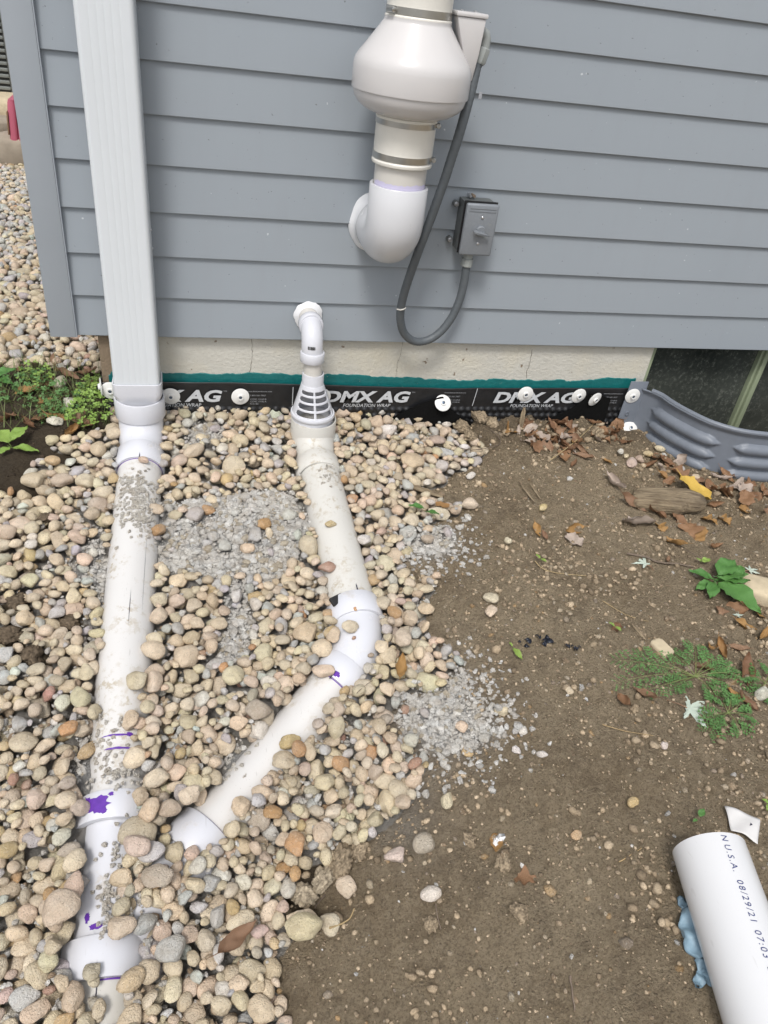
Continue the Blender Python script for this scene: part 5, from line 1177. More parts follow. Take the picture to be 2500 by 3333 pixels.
LV = [(1100, 932, .062, 'leaf_gold', 4, 'golden curled leaf below the upright wood chip'), (1230, 975, .066, 'leaf_rust', 3, 'rust curled leaf in the pile left of the window well'), (1258, 990, .06, 'leaf_rust', 0, 'rust rolled leaf at the right of the wall pile'), (1215, 990, .056, 'leaf_brown', 2, 'brown leaf at the bottom of the wall pile'), (1160, 945, .062, 'leaf_brown', 1, 'brown torn leaf right of the upright wood chip'), (1190, 935, .068, 'leaf_brown', 5, 'wide brown leaf in the wall pile'), (1215, 948, .06, 'leaf_grey', 1, 'grey torn leaf in the wall pile'), (1250, 925, .06, 'leaf_grey', 4, 'pale grey leaf at the top of the wall pile'), (1285, 940, .055, 'leaf_brown', 0, 'brown leaf under the thin straw by the wall'), (1320, 945, .055, 'leaf_brown', 4, 'brown leaf near the window well flange'), (1178, 968, .05, 'leaf_rust', 1, 'rust leaf at the left of the wall pile'), (1140, 955, .05, 'leaf_grey', 2, 'grey crumpled leaf on soil left of the wall pile'), (1240, 958, .05, 'leaf_gold', 0, 'orange leaf in the middle of the wall pile'), (1300, 915, .05, 'leaf_grey', 5, 'grey leaf against the filter fabric'), (1205, 918, .055, 'leaf_brown', 3, 'curled brown leaf against the filter fabric'), (1350, 955, .05, 'leaf_brown', 1, 'dark brown leaf at the window well flange foot'), (1240, 1005, .042, 'leaf_brown', 0, 'small brown leaf below the wall pile'), (1310, 1000, .030, 'leaf_gold', 2, 'small golden leaf left of the stone pile'),
      (1400, 1010, .055, 'leaf_brown', 3, 'brown leaf behind the stone pile'), (1440, 1000, .055, 'leaf_brown', 5, 'brown leaf at the well base, leftmost of its row'), (1465, 1025, .065, 'leaf_brown', 4, 'brown leaf at the well base above the wood chunk'), (1500, 1045, .06, 'leaf_rust', 1, 'rust leaf at the well base above the yellow leaf'), (1435, 1035, .055, 'leaf_gold', 0, 'golden leaf left of the wood chunk'), (1530, 1055, .06, 'leaf_brown', 2, 'brown leaf right of the yellow leaf'), (1560, 1065, .075, 'leaf_brown', 4, 'large brown leaf at the well base'), (1590, 1055, .085, 'leaf_grey', 1, 'greyish lobed leaf at the well base'), (1610, 1080, .06, 'leaf_brown', 5, 'dark leaf below the greyish lobed leaf'), (1540, 1095, .06, 'leaf_brown', 3, 'dark curled leaf beside the yellow leaf'), (1645, 1060, .05, 'leaf_brown', 0, 'brown leaf at the right edge by the well'), (1480, 1040, .05, 'leaf_brown', 1, 'brown leaf touching the wood chunk top'), (1605, 1105, .045, 'leaf_gold', 2, 'golden brown leaf standing right of the wood chunk'), (1530, 1125, .05, 'leaf_gold', 1, 'golden brown leaf at the wood chunk tip'), (1560, 1125, .045, 'leaf_gold', 4, 'golden leaf right of the wood chunk tip'),
      (1328, 1050, .085, 'leaf_grey', 3, 'long grey leaf standing left of the wood chunk'), (1365, 1090, .080, 'leaf_rust', 0, 'rust rolled leaf left of the wood chunk'), (1378, 1135, .115, 'leaf_grey', 5, 'big pale papery leaf below the wood chunk'), (1415, 1110, .06, 'leaf_brown', 2, 'brown leaf along the lower edge of the wood chunk'), (1465, 1090 + 35, .055, 'leaf_brown', 5, 'brown leaf under the wood chunk middle'), (1425, 1160 - 20, .042, 'leaf_gold', 4, 'small golden leaf beside the pale papery leaf'), (1490, 1150, .070, 'leaf_brown', 1, 'brown leaf below the wood chunk at right'), (1510, 1158, .055, 'leaf_gold', 5, 'golden torn leaf below the wood chunk at right'), (1455, 1177, .070, 'leaf_gold', 0, 'curved golden leaf alone on soil below the papery leaf'), (1545, 1185, .045, 'leaf_brown', 3, 'brown curled leaf right of the curved golden leaf'), (1440, 1215, .035, 'leaf_rust', 3, 'small rust leaf above the grey twig'),
      (1160, 1150, .05, 'leaf_gold', 0, 'golden leaf on soil below the wood splinters'), (1235, 1148, .072, 'leaf_gold', 0, 'arched golden leaf alone on the soil'), (1240, 1172, .055, 'leaf_grey', 2, 'grey leaf under the arched golden leaf'), (1175, 1160, .035, 'leaf_rust', 0, 'narrow rust leaf on soil beside the arched leaf'), (955, 1095, .040, 'leaf_gold', 5, 'golden brown leaf wedged at the gravel edge'), (863, 1460, .062, 'leaf_gold', 0, 'thin golden leaf arched over stones right of the bend'), (512, 2048, .072, 'leaf_rust', 0, 'brown curled leaf lying on the foreground gravel'), (1535, 1400, .055, 'leaf_gold', 0, 'golden leaf above the feathery weed'), (1560, 1410, .060, 'leaf_gold', 3, 'golden curled leaf at the top of the feathery weed'), (1520, 1445, .048, 'leaf_rust', 4, 'rust leaf lying on the feathery weed'), (1590, 1405, .05, 'leaf_rust', 0, 'rust leaf right of the feathery weed top'), (1610, 1450, .075, 'leaf_brown', 0, 'long dark leaf right of the feathery weed'), (1608, 1520, .055, 'leaf_rust', 3, 'rust leaf beside the white stone at the right edge'), (1585, 1505, .040, 'leaf_gold', 0, 'golden leaf below the feathery weed middle'), (1392, 1505, .055, 'leaf_rust', 0, 'narrow rust leaf left of the pale maple leaf'), (1605, 1355, .055, 'leaf_gold', 0, 'golden leaf below the broad green leaf'), (1650, 1375, .06, 'leaf_gold', 3, 'golden leaf at the right edge below the block'), (1555, 1325, .035, 'leaf_rust', 4, 'small rust leaf beside the broad green leaf'), (1590, 1318, .05, 'leaf_brown', 2, 'brown leaf tucked under the broad green leaf'), (1640, 1330, .04, 'leaf_gold', 5, 'golden leaf at the foot of the pale block'),
      (1070, 1840 - 15, .036, 'leaf_gold', 2, 'muddy golden leaf on soil left of the white scrap'), (1350, 1520, .05, 'leaf_brown', 0, 'brown leaf on soil left of the feathery weed'), (1330, 1360, .03, 'leaf_brown', 2, 'small brown leaf on soil above the feathery weed'), (60, 850, .06, 'leaf_gold', 2, 'golden leaf in the weeds at the left'), (95, 838, .07, 'leaf_brown', 4, 'brown leaf behind the weeds at the left'), (150, 815, .065, 'leaf_rust', 0, 'rust leaf in front of the side gravel'), (190, 812, .07, 'leaf_rust', 3, 'rust leaf near the foundation corner'), (40, 800, .075, 'leaf_brown', 1, 'brown leaf at the left edge above the weeds'), (95, 905, .06, 'leaf_brown', 5, 'brown leaf under the weeds at the left'), (125, 890, .06, 'leaf_brown', 0, 'brown leaf in the middle of the weeds'), (170, 905, .055, 'leaf_rust', 1, 'rust leaf left of the clover by the corner'), (135, 920, .085, 'leaf_gold', 0, 'long golden leaf below the weeds'), (160, 935, .07, 'leaf_gold', 3, 'golden leaf at the lower edge of the weeds'), (190, 920, .05, 'leaf_brown', 2, 'brown square leaf left of the clover'), (60, 920, .06, 'leaf_brown', 3, 'brown leaf left of the golden leaf in the weeds'), (20, 905, .055, 'leaf_brown', 4, 'brown leaf at the left edge in the weeds'), (115, 790, .06, 'leaf_rust', 4, 'rust leaf on the side gravel by the weeds'), (210, 830, .045, 'leaf_brown', 5, 'brown leaf against the foundation corner'), (100, 870, .05, 'leaf_gold', 1, 'tan leaf between the weeds'), (1135, 1805 + 95, .04, 'leaf_brown', 1, 'purple brown leaf right of the pale oval stone'), (95, 1010 + 45, .05, 'leaf_brown', 2, 'brown leaf on soil at the left of the gravel')]
for u, v, L, mk, var, lab in LV: place_leaf(u, v, L * 1.05, mk, var, lab, lift=(5.5 if u in (512, 863) else .25), tilt=(.12 if u in (512, 863) else .25), az=(R(35) if u == 512 else None))
place_leaf(1492, 1076, .105, 'leaf_yellow', 5, 'bright yellow curled leaf lying on the wood chunk', az=R(-62), tilt=.1, lift=4.5)
rh = random.Random(55)
NUM = ['first', 'second', 'third', 'fourth', 'fifth', 'sixth', 'seventh', 'eighth', 'ninth', 'tenth', 'eleventh', 'twelfth', 'thirteenth', 'fourteenth', 'fifteenth', 'sixteenth', 'seventeenth', 'eighteenth', 'nineteenth']
def ordinal(n): return NUM[n - 1] if n < 20 else (('twentieth', 'thirtieth', 'fortieth')[n // 10 - 2] if n % 10 == 0 else ('twenty', 'thirty', 'forty')[n // 10 - 2] + '-' + NUM[n % 10 - 1])
CW = {'leaf_brown': 'brown', 'leaf_rust': 'rust', 'leaf_grey': 'grey', 'leaf_gold': 'golden'}
def heap_labels(objs, where):
    bym = defaultdict(list)
    for mk, o in objs: bym[mk].append(o)
    for mk, L in bym.items():
        L.sort(key=lambda o: float(proj(*[np.array(q) for q in o.matrix_basis.translation])[0]))
        for i, o in enumerate(L): o['label'] = f'{ordinal(i + 1)} {CW[mk]} leaf from the left in the {where}'
hl = []
for k in range(40):
    u = rh.gauss(1215, 62); v = 925 + rh.uniform(-14, 66) * (1 - min(1, abs(u - 1215) / 180)); mk = rh.choice(('leaf_brown', 'leaf_brown', 'leaf_brown', 'leaf_rust', 'leaf_grey'))
    hl.append((mk, place_leaf(min(max(u, 1080), 1330), v, rh.uniform(.035, .065), mk, rh.randrange(6), 'brown leaf jumbled in the leaf heap against the wall fabric', tilt=.55, lift=rh.uniform(.2, 2.2), group='leaves of the wall heap')))
heap_labels(hl, 'loose heap against the wall fabric'); hl = []
for k in range(16):
    u = rh.uniform(1400, 1665); v = 985 + (u - 1400) * .30 + rh.uniform(-8, 48); mk = rh.choice(('leaf_brown', 'leaf_brown', 'leaf_brown', 'leaf_rust', 'leaf_grey', 'leaf_gold'))
    hl.append((mk, place_leaf(u, v, rh.uniform(.035, .065), mk, rh.randrange(6), 'brown leaf jumbled in the leaf drift along the window well', tilt=.5, lift=rh.uniform(.2, 1.8), group='leaves of the well drift')))
heap_labels(hl, 'loose drift along the window well')
# pale silver-maple leaves
def maple(u, v, L, az, lab):
    pts = []; lobes = ((0, 1.0), (50, .86), (-50, .86), (108, .55), (-108, .55))
    for a0, ln in sorted(lobes, key=lambda q: q[0]):
        for da, f in ((-24, .30), (-14, .52), (-15, .62), (-7, .70), (-6, .82), (0, 1.0), (5, .80), (8, .70), (13, .60), (14, .50), (24, .30)):
            a = R(a0 + da); pts.append((math.cos(a) * ln * f, math.sin(a) * ln * f))
    pts.append((-.14, -.05)); pts.append((-.14, .05)); n = len(pts)
    vs = [(0, 0, .02)] + [(x, y, .05 * math.sin(x * 5 + y * 3) + .03 * y * y) for x, y in pts]; b = MB()
    b.add(vs, [(0, 1 + i, 1 + (i + 1) % n) for i in range(n)]); me = b.mesh('maple_leaf', M['leaf_pale'], 60)
    P = gpt(u, v); o = thing('maple_leaf', lab, 'leaf', (P.x, P.y, P.z), 'pale maple leaves')
    q = bpy.data.objects.new('leaf_blade', me); COL.objects.link(q); q.parent = o; q.matrix_basis = Matrix.Translation((0, 0, .006)) @ Matrix.Rotation(az, 4, 'Z') @ Matrix.Scale(L, 4)
    s = MB(); s.tube([(-.1 * L, 0, .006), (-.4 * L, .02 * L, .008), (-.75 * L, .10 * L, .003)], [.0011, .0010, .0008], 6); so_ = s.build('leaf_stalk', M['leaf_rust']); so_.parent = o; so_.matrix_basis = Matrix.Rotation(az, 4, 'Z'); return o
maple(1488, 1535, .060, R(-32), 'pale green maple leaf on the soil below the feathery weed'); maple(1392, 1222, .042, R(120), 'pale folded maple leaf beside the grey twig'); maple(1618, 1236, .028, R(10), 'tiny pale maple leaf on top of the broad-leaved weed'); maple(1590, 1333, .020, R(50), 'scrap of pale maple leaf beside the broad green leaf')
# ================================================================== sticks and wood
def stick(pts, r, lab, mat='twig', name='twig', cat='twig', lift=.003, group='twigs and straws'):
    P = [gpt(*p) + Vector((0, 0, lift + r)) for p in pts]; c = crom(P, 5); n = len(c)
    b = MB(); b.tube([p_ + Vector((random.uniform(-1, 1), random.uniform(-1, 1), random.uniform(-.5, .5))) * r * .35 for p_ in c], [r * (1 - .45 * i / n) * random.uniform(.85, 1.15) for i in range(n)], 7); o = b.build(name, M[mat], None, 60); return tag(o, lab, cat, group)
stick([(1352, 1199), (1395, 1208), (1420, 1218), (1460, 1222), (1495, 1228)], .0032, 'crooked grey twig on the soil above the broad-leaved weed')
stick([(1155, 1215), (1170, 1230), (1200, 1240), (1265, 1247)], .0013, 'thin curved straw stem on the bare soil', 'straw', 'straw', 'straw'); stick([(712, 2008), (752, 1990), (765, 1965)], .0018, 'bent straw right of the largest tan stone', 'straw', 'straw', 'straw'); stick([(1186, 1002), (1240, 962), (1290, 915)], .0015, 'long pale straw leaning in the wall leaf pile', 'straw', 'straw', 'straw', .012); stick([(1335, 1905 - 40), (1385, 1855 - 20)], .0012, 'short straw on the soil', 'straw', 'straw', 'straw')
stick([(1712 / 1.03, 2212 - 15), (1690 - 50, 2170)], .0012, 'straw at the right edge', 'straw', 'straw', 'straw'); stick([(940, 1955), (945, 1985), (952, 2010)], .0012, 'thin dark stem on soil below the pale oval stone'); stick([(1230, 2110), (1235, 2150), (1240, 2185)], .0020, 'short brown stick on soil left of the loose pipe'); stick([(1420, 1155), (1480, 1190), (1530, 1215)], .0008, 'hair thin root on soil below the wood chunk'); stick([(680, 1962), (702, 1935)], .0018, 'short stick in the dark hollow'); stick([(960, 960), (1020, 975), (1080, 960), (1060, 930)], .0016, 'curved rootlet on the soil by the wall'); stick([(1300, 1300), (1350, 1330), (1400, 1345)], .0010, 'thin stem on the soil left of the broad-leaved weed', 'straw', 'straw', 'straw'); stick([(1300, 1568), (1350, 1582), (1410, 1592)], .0010, 'thin straw on soil left of the small white stone', 'straw', 'straw', 'straw'); stick([(770, 1480 + 20), (800, 1475), (842, 1455)], .0006, 'hair thin dark stem over stones right of the bend')
random.seed(77)
def splinter(u0, v0, u1, v1, w_, h_, lab, lift=.004, upright=None):
    A, B = gpt(u0, v0), gpt(u1, v1)
    if upright: B = A + Vector(upright)
    d = B - A; L = d.length; n = 12; vs = []; fs = []; m = 8
    for i in range(n + 1):
        t = i / n; q = (math.sin(math.pi * min(max(t, .06), .94)) ** .45)
        for k in range(m):
            a = 2 * math.pi * k / m; vs.append((L * (t - .5), w_ / 2 * math.cos(a) * q * random.uniform(.8, 1.15), h_ / 2 * math.sin(a) * q * random.uniform(.75, 1.2)))
    for i in range(n):
        for k in range(m): fs.append((i * m + k, i * m + (k + 1) % m, (i + 1) * m + (k + 1) % m, (i + 1) * m + k))
    fs += [tuple(range(m - 1, -1, -1)), tuple(n * m + k for k in range(m))]
    o = MB().add(vs, fs).build('wood_splinter', M['wood'], None, 50); o.matrix_basis = Matrix.Translation((A + B) / 2 + Vector((0, 0, lift))) @ d.to_track_quat('X', 'Z').to_matrix().to_4x4()
    return tag(o, lab, 'wood', 'pieces of bark and wood')
splinter(850, 1040, 956, 1078, .022, .014, 'grey bark strip lying at the gravel edge', .006); splinter(1120, 1042, 1155, 1088, .008, .006, 'grey wood splinter, left of two on the soil'); splinter(1142, 1040, 1168, 1082, .010, .006, 'grey wood splinter, right of two on the soil'); splinter(1125, 925, 1125, 925, .016, .006, 'weathered wood chip standing upright against the wall fabric', .0, (.002, .015, .062)); splinter(1365, 1350, 1395, 1385, .012, .005, 'brown bark flake on soil above the feathery weed')
wc = gpt(1438, 1092); V = ICO3[0]; U = V.copy()
V = np.sign(U) * np.abs(U) ** .55; V = V / np.abs(V).max(axis=0) * np.array([.100, .047, .024]); gn = fbm(V[:, 1] * 160, V[:, 2] * 160 + 3, 4, 5); gl_ = fbm(V[:, 0] * 18 + 4, V[:, 1] * 40, 4, 6)
V = V * (1 + .34 * gl_[:, None]) + np.stack([np.zeros(len(V)), .004 * gn, .007 * gn], -1); V[:, 1] *= 1 - .25 * (V[:, 0] > .05); V[:, 0] += V[:, 1] * .35
wo = bpy.data.objects.new('wood_chunk', np_mesh('wood_chunk', V, ICO3[1], M['wood'])); COL.objects.link(wo); wo.matrix_basis = Matrix.Translation((wc.x, wc.y, wc.z + .017)) @ Matrix.Rotation(R(-20), 4, 'Z') @ Matrix.Rotation(R(-6), 4, 'Y')
tag(wo, 'weathered chunk of wood in leaves below the window well', 'wood', 'pieces of bark and wood')
# ================================================================== plants
def plant(name, lab, P, group=None): return thing(name, lab, 'plant', (P.x, P.y, P.z), group)
def clover(P, rad, n, lab, mat, hmax=.06, size=.0062, seed=1):
    r = random.Random(seed); root = plant('clover_plant', lab, P, 'low weeds left of the corner'); st = MB(); lf = MB()
    for k in range(n):
        a = r.uniform(0, 6.28); d = rad * math.sqrt(r.random()); x, y = P.x + d * math.cos(a), P.y + d * math.sin(a) * 1.0; z = gz1(x, y); h = r.uniform(.35, 1) * hmax * (1.1 - .5 * d / rad)
        tx, ty = x + r.uniform(-.012, .012), y + r.uniform(-.012, .012); st.tube([(P.x + (x - P.x) * .8, P.y + (y - P.y) * .8, z), (x, y, z + h * .6), (tx, ty, z + h)], [.0006, .0005, .0004], 4, cap=False)
        nx, ny = r.gauss(0, .35), r.gauss(-.2, .35); nrm = Vector((nx, ny, 1)).normalized(); e1_ = nrm.orthogonal().normalized(); e2_ = nrm.cross(e1_); s = size * r.uniform(.6, 1.25); o_ = Vector((tx, ty, z + h)); q0 = r.uniform(0, 6.28)
        for j in range(3):
            q = q0 + j * 2.094; d1 = e1_ * math.cos(q) + e2_ * math.sin(q); d2 = nrm.cross(d1)
            lf.add([o_, o_ + d1 * s * .7 + d2 * s * .55 + nrm * s * .12, o_ + d1 * s * 1.25 + d2 * s * .38 + nrm * s * .1, o_ + d1 * s * 1.12 + nrm * s * -.05, o_ + d1 * s * 1.25 - d2 * s * .38 + nrm * s * .1, o_ + d1 * s * .7 - d2 * s * .55 + nrm * s * .12], [(0, 1, 2, 3), (0, 3, 4, 5)])
    st.build('stems', M['grass'], root, 0); lf.build('leaves', M[mat], root, 0); return root
clover(gpt(195, 900), .060, 70, 'bright green clover beside the foundation corner', 'green_light', .07, .0072, 1); clover(gpt(205, 855), .035, 60, 'green clover sprig behind the corner clump', 'green_light', .07, .0068, 2); clover(gpt(70, 850), .095, 95, 'green clover mat at the left of the weeds', 'green_fern', .05, .0062, 3); clover(gpt(145, 870), .085, 80, 'dark green clover in the middle of the weeds', 'green_fern', .045, .0055, 4); clover(gpt(120, 900), .045, 60, 'small dark clover under the long white stone', 'green_fern', .035, .005, 5); clover(gpt(85, 828), .05, 36, 'yellow green clover top behind the weeds', 'green_light', .06, .0066, 6)
r9 = random.Random(9); gb = MB()
for k in range(380):
    u = r9.uniform(-30, 220); v = r9.uniform(790, 930); P = gp(u, v); P.z = gz1(P.x, P.y); a = r9.uniform(0, 6.28); L = r9.uniform(.03, .11); lean = r9.uniform(.3, 1.4); d = Vector((math.cos(a), math.sin(a), 0)); w_ = Vector((-d.y, d.x, 0)) * r9.uniform(.0006, .0013); prev = []
    for i in range(5):
        t = i / 4; q = P + d * (L * lean * t * .6) + Vector((0, 0, L * (t - .62 * lean * t * t * .8))); q.z = max(q.z, P.z + .002); prev += [q - w_ * (1 - t * .9), q + w_ * (1 - t * .9)]
    gb.add(prev, [(2 * i, 2 * i + 1, 2 * i + 3, 2 * i + 2) for i in range(4)])
tag(gb.build('weed_grass', M['grass'], None, 0), 'thin tangled grass blades among the weeds left of the corner', 'grass', None, 'stuff')
GLM = {k: [leaf_mesh('oval', .5, -.25, 300 + i, M[k], wd=(.26, .32, .22)[i], nl=12) for i in range(3)] for k in ('green', 'green_light')}
def weed(name, lab, base, leaves, mat, group=None):  # leaves: (tip u, tip v, width variant, lift)
    root = plant(name, lab, base, group)
    for u, v, var, lift in leaves:
        T = gpt(u, v); d = T - base; L = d.length; o = bpy.data.objects.new('leaf', GLM[mat][var]); COL.objects.link(o); o.parent = root; o.matrix_parent_inverse = world(root).inverted()
        ang = math.atan2(d.y, d.x); o.matrix_basis = Matrix.Translation(base.lerp(T, .55) + Vector((0, 0, .010 + lift))) @ Matrix.Rotation(ang, 4, 'Z') @ Matrix.Rotation(-math.asin(max(-1, min(1, d.z / L))) * .8, 4, 'Y') @ Matrix.Scale(L * .95, 4)
    return root
weed('broadleaf_weed', 'broad-leaved green weed with one large leaf beside the pale block', gpt(1540, 1262), [(1636, 1334, 1, .010), (1600, 1240, 1, .014), (1578, 1226, 0, .02), (1485, 1240, 0, .006), (1500, 1280, 2, .002), (1530, 1300, 2, .004), (1625, 1258, 0, .012)], 'green')
weed('broadleaf_weed', 'light green broad-leaved weed at the left edge', gpt(25, 975), [(62, 940, 0, .02), (85, 985, 2, .006), (-10, 945, 1, .015), (0, 992, 1, .006)], 'green_light')
weed('broadleaf_weed', 'small dark leaf weed at the left edge above the clover', gpt(-10, 835), [(38, 815, 1, .02), (30, 845, 1, .015)], 'green')
weed('seedling', 'tiny green seedling on soil above the feathery weed', gpt(1325, 1362), [(1338, 1372, 1, .004), (1312, 1352, 2, .003)], 'green_light', 'tiny seedlings'); weed('seedling', 'tiny seedling at the end of the pipe', gpt(1500, 1780), [(1512, 1762, 1, .012), (1490, 1785, 0, .006)], 'green', 'tiny seedlings'); weed('seedling', 'small seedling right of the white card', gpt(1655, 1745), [(1640, 1735, 1, .004), (1668, 1760, 1, .004), (1650, 1760, 2, .004)], 'green_light', 'tiny seedlings'); weed('seedling', 'tiny seedling on the thin straw stem', gpt(1165, 1215), [(1178, 1222, 1, .003), (1155, 1205, 2, .003)], 'green_light', 'tiny seedlings'); weed('seedling', 'green leaf lying at the bare soil centre', gpt(1105, 1405), [(1125, 1432, 2, .002), (1098, 1395, 2, .002)], 'green_light', 'tiny seedlings'); weed('seedling', 'green leaf on stones at the gravel edge below the bark', gpt(915, 1118), [(880, 1110, 0, .02), (945, 1122, 2, .01)], 'green', 'tiny seedlings'); weed('seedling', 'tiny seedling at the right edge near the well', gpt(1512, 1222), [(1530, 1216, 1, .004), (1500, 1214, 2, .004)], 'green_light', 'tiny seedlings')
def feather(lab, base, tips, seed=4):
    r = random.Random(seed); root = plant('feathery_weed', lab, base, 'feathery weeds'); st = MB(); lf = MB()
    for u, v in tips:
        T = gpt(u, v, .008); d = T - base; L = d.length; mid = base.lerp(T, .5) + Vector((r.uniform(-.1, .1) * L, r.uniform(-.1, .1) * L, .18 * L + .006)); A = base + Vector((0, 0, .006)); c = [A * (1 - t) ** 2 + mid * 2 * t * (1 - t) + T * t * t for t in [i / 14 for i in range(15)]]
        st.tube(c, [.0011 - .0007 * i / 14 for i in range(15)], 5, cap=False)
        for i in range(5, 15):
            dirv = (c[min(i + 1, 14)] - c[i - 1]).normalized(); sidev = dirv.cross(Vector((0, 0, 1))).normalized()
            for s in (-1, 1):
                pl = .030 * (1 - .6 * abs(i - 9) / 8) * r.uniform(.7, 1.15); pd = (sidev * s + dirv * .75 + Vector((0, 0, r.uniform(-.1, .3)))).normalized()
                for kk in range(1, 5):
                    q = c[i] + pd * pl * kk / 4; 
                    for s2 in (-1, 0, 1):
                        ld_ = (pd + pd.cross(Vector((0, 0, 1))) * s2 * .9 + Vector((0, 0, r.uniform(-.25, .35)))).normalized(); ll = pl * .24 * r.uniform(.6, 1.2); nn_ = ld_.cross(Vector((r.uniform(-.3, .3), r.uniform(-.3, .3), 1))).normalized() * ll * .20
                        lf.add([q, q + ld_ * ll * .55 + nn_, q + ld_ * ll, q + ld_ * ll * .55 - nn_], [(0, 1, 2, 3)])
    st.build('stems', M['grass'], root, 0); lf.build('leaflets', M['green_fern'], root, 0); return root
feather('feathery green weed sprawling on the soil at right', gpt(1500, 1466), [(1330, 1425), (1335, 1475), (1375, 1415), (1400, 1490), (1450, 1410), (1500, 1395), (1545, 1425), (1560, 1470), (1600, 1460), (1540, 1500), (1460, 1480), (1575, 1440)])
feather('feathery green weed below the white stone at right', gpt(1570, 1545), [(1530, 1580), (1600, 1580), (1620, 1545), (1560, 1515), (1580, 1500), (1535, 1550), (1600, 1520)], 6); feather('feathery green weed at the right edge', gpt(1650, 1480), [(1625, 1460), (1665, 1450), (1640, 1500), (1668, 1485)], 7)
# ================================================================== litter
gl0 = gpt(1496, 2025); gm_ = MB(); L_ = .062; tg = (gpt(1515, 2075) - gpt(1482, 1975)); az = math.atan2(tg.y, tg.x)
def gfn(u, v):
    a = 2 * math.pi * u; t = v; w_ = .021 * math.sin(math.pi * (.06 + .88 * t)) ** .6; n_ = .35 * float(fbm(np.array(math.cos(a) * 2 + 5), np.array(t * 6 + math.sin(a)), 3, 14)) + .25 * math.sin(a * 4 + t * 9) * .4
    return (L_ * (t - .5) * 1.2, w_ * math.cos(a) * (1 + n_), .010 * math.sin(a) * (1 + n_ * 1.6) + .008 + .004 * math.sin(t * 14))
gm_.grid(gfn, 40, 26)
glv = thing('disposable_glove', 'crumpled blue disposable glove under the loose pipe', 'glove', (gl0.x, gl0.y, gl0.z)); g1 = gm_.build('glove_palm', M['glove'], None, 60); g1.parent = glv; g1.matrix_basis = Matrix.Rotation(az, 4, 'Z')
for k, (ox, oy, sc_) in enumerate(((.052, .004, .6), (.060, -.010, .42), (-.046, .002, .42))):
    o = bpy.data.objects.new('glove_finger', g1.data); COL.objects.link(o); o.parent = glv; o.matrix_basis = Matrix.Rotation(az, 4, 'Z') @ Matrix.Translation((ox, oy, 0)) @ Matrix.Rotation((.5, -.7, .3)[k], 4, 'Z') @ Matrix.Scale(sc_, 4)
tq = [gpt(1560, 1748), gpt(1636, 1778), gpt(1632, 1830), gpt(1575, 1800)]; tm = MB()
def tfn(u, v):
    q = (tq[0].lerp(tq[1], u)).lerp(tq[3].lerp(tq[2], u), v); return (q.x, q.y, q.z + .010 + .004 * math.sin(u * 3.1) + .002 * math.sin(v * 5 + u * 7))
tm.grid(tfn, 12, 10); tg_ = tm.build('paper_card', M['tagpaper'], None, 60, solid=.0008); tag(tg_, 'creased grey white card behind the end of the loose pipe', 'card')
cpx_ = tfn(.70, .45); MB().add([(cpx_[0] - .0035, cpx_[1] - .002, cpx_[2] + .0012), (cpx_[0] + .0035, cpx_[1] - .001, cpx_[2] + .0012), (cpx_[0] + .002, cpx_[1] + .003, cpx_[2] + .0014)], [(0, 1, 2)]).build('black_mark', M['marker'], tg_, 0)
def shred(u, v, n, rad, lab, mat, seed, name, cat, sz=.012):
    r = random.Random(seed); P = gpt(u, v); b = MB()
    root = thing(name, lab, cat, (P.x, P.y, P.z))
    for k in range(n):
        x, y = P.x + r.gauss(0, rad), P.y + r.gauss(0, rad * .35); z = gz1(x, y) + .003; a = r.uniform(0, 6.28); L = sz * r.uniform(.5, 1.7); w_ = sz * r.uniform(.15, .5); vs = []
        b = MB()
        for i in range(6):
            t = i / 5; q = Vector((x + math.cos(a) * L * (t - .5), y + math.sin(a) * L * (t - .5), z + .006 * math.sin(t * 3.1) * r.uniform(.3, 1.5))); s = Vector((-math.sin(a), math.cos(a), r.uniform(-.8, .8))) * w_ * (.3 + math.sin(3.1 * t)); vs += [q - s, q + s]
        b.add(vs, [(2 * i, 2 * i + 1, 2 * i + 3, 2 * i + 2) for i in range(5)]); b.build('shred', M[mat], root, 60, solid=.0004)
shred(1160, 1390, 14, .018, 'torn black plastic shreds on the bare soil', 'mudplastic', 3, 'plastic_shreds', 'plastic'); shred(1235, 1400, 6, .012, 'small dark plastic scraps right of the torn shreds', 'mudplastic', 4, 'plastic_shreds', 'plastic', .008); shred(1076, 1820, 7, .006, 'crumpled white paper scrap on the soil', 'white_scrap', 5, 'paper_scrap', 'paper', .010)
sb = gpt(728, 1300); b = MB(); b.box(-.016, .016, -.010, .010, -.004, .004); o = b.build('plastic_scrap', M['black'], None, 0, bevel=.001); o.matrix_basis = Matrix.Translation((sb.x, sb.y, sb.z + .006)) @ Matrix.Rotation(.5, 4, 'Z') @ Matrix.Rotation(.35, 4, 'X'); tag(o, 'black plastic scrap wedged above the pipe bend', 'plastic')
def rough_block(c, dims, rot, mat, name, lab, cat, seed, group=None):
    V = np.sign(ICO3[0]) * np.abs(ICO3[0]) ** .42; V = V / np.abs(V).max(axis=0) * (np.array(dims) / 2); k = max(dims)
    V = V * (1 + .16 * fbm(V[:, 0] / k * 5 + seed, V[:, 1] / k * 5 + V[:, 2] / k * 5, 4, seed)[:, None])
    o = bpy.data.objects.new(name, np_mesh(name, V, ICO3[1], M[mat])); COL.objects.link(o); o.matrix_basis = Matrix.Translation(c) @ Matrix.Rotation(rot, 4, 'Z'); return tag(o, lab, cat, group)
q = gpt(1640, 1290); rough_block((q.x + .035, q.y + .0, q.z + .004), (.16, .085, .05), R(-30), 'block', 'stone_block', 'pale limestone block half under the broad green leaf', 'stone', 5)
q = gpt(1428, 1402); rough_block((q.x, q.y, q.z + .003), (.034, .05, .016), R(15), 'block', 'stone_block', 'small pale rough stone above the feathery weed', 'stone', 6)
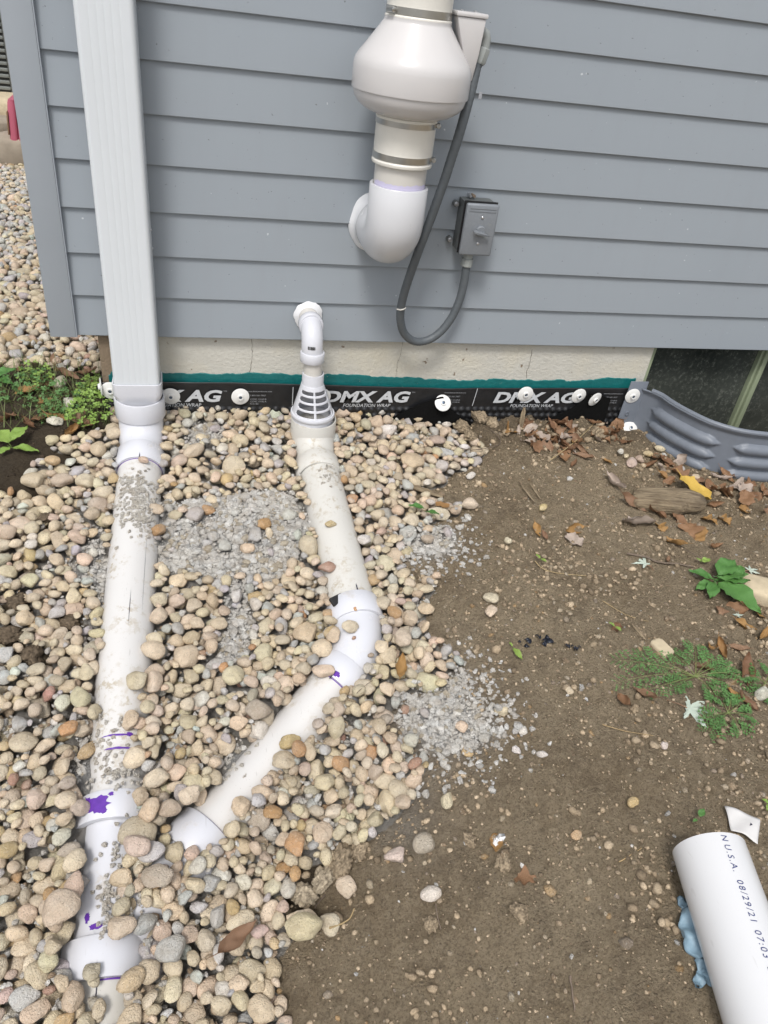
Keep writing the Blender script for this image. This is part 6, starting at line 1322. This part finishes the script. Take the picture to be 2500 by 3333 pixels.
# ================================================================== side yard beyond the corner
q = gp(38, 352); zb_ = float(S(q.x, q.y)); rough_block((q.x + .09, q.y + .12, zb_ + .04), (.42, .24, .17), R(8), 'blockgrey', 'border_stone', 'rough square border stone under the pink case', 'stone', 11, 'border stones'); q2 = gp(5, 285); rough_block((q2.x - .10, q2.y + .30, zb_ + .08), (.50, .30, .16), R(-5), 'block', 'border_stone', 'flat pale border stone behind the pink case', 'stone', 12, 'border stones'); rough_block((q2.x - .05, q2.y + .05, zb_ + .02), (.30, .2, .10), R(20), 'blockgrey', 'border_stone', 'dark border stone left of the pink case', 'stone', 13, 'border stones')
pc_ = wp(54, 325, q.y + .16); pk = thing('plastic_case', 'pink plastic case standing on the border stone', 'case', (pc_.x, q.y + .10, pc_.z))
for s, dx in ((-1, -.021), (1, .021)):
    b = MB(); pts = rrect(-.020, .020, -.16, .16, .014, 4); vs = []; zs_ = [0, .02, .22, .25, .265]; sc2 = [1, 1, 1.0, .92, .70]
    for z, k in zip(zs_, sc2): vs += [(x * k + dx + .012 * s * (.25 - z) * -.0, y * (1 if z < .25 else .98), z) for x, y in pts]
    n = len(pts); b.add(vs, [(i * n + k, i * n + (k + 1) % n, (i + 1) * n + (k + 1) % n, (i + 1) * n + k) for i in range(4) for k in range(n)] + [tuple(range(n - 1, -1, -1)), tuple(4 * n + k for k in range(n))])
    o = b.build('shell_half', M['pink'], None, 50); o.parent = pk
b = MB(); b.box(-.022, .022, -.06, .06, .26, .305); o = b.build('handle', M['pink'], None, 50, bevel=.012); o.parent = pk
for z, h in ((.10, .11),):
    b = MB(); b.box(-.046, -.038, -.165, -.10, z, z + h); o = b.build('side_grip', M['leaf_rust'], None, 50, bevel=.003); o.parent = pk; b = MB(); b.box(.022, .034, -.164, -.158, z - .02, z + h); o = b.build('side_grip', M['leaf_rust'], None, 50, bevel=.002); o.parent = pk
pk.matrix_basis = Matrix.Translation((pc_.x, q.y + .16, pc_.z)) @ Matrix.Rotation(R(4), 4, 'Y')
ay = q.y + 1.15; aR = wp(40, 200, ay); aB = wp(20, 243, ay); ac = thing('air_conditioner', 'grey louvred air conditioner unit in the side yard', 'air conditioner', (aR.x - .4, ay + .4, aB.z))
ax1 = aR.x - .005; ax0 = ax1 - .80
MB().box(ax0, ax1, ay, ay + .75, aB.z, aB.z + 1.0).build('cabinet', M['ac'], ac, bevel=.01)
for k in range(26):
    z = aB.z + .06 + k * .034; b = MB(); b.box(ax0 + .05, ax1 - .035, ay - .012, ay + .002, z, z + .019); b.build('louvre', M['ac'], ac, bevel=.004)
    if k < 25: b = MB(); b.box(ax0 + .05, ax1 - .035, ay - .0025, ay + .001, z + .0195, z + .0335); b.build('louvre_gap', M['acdark'], ac, 0)
MB().box(ax0 - .06, ax1 + .06, ay - .06, ay + .8, zb_ - .05, aB.z - .002).build('unit_pad', M['blockgrey'], ac, bevel=.01)
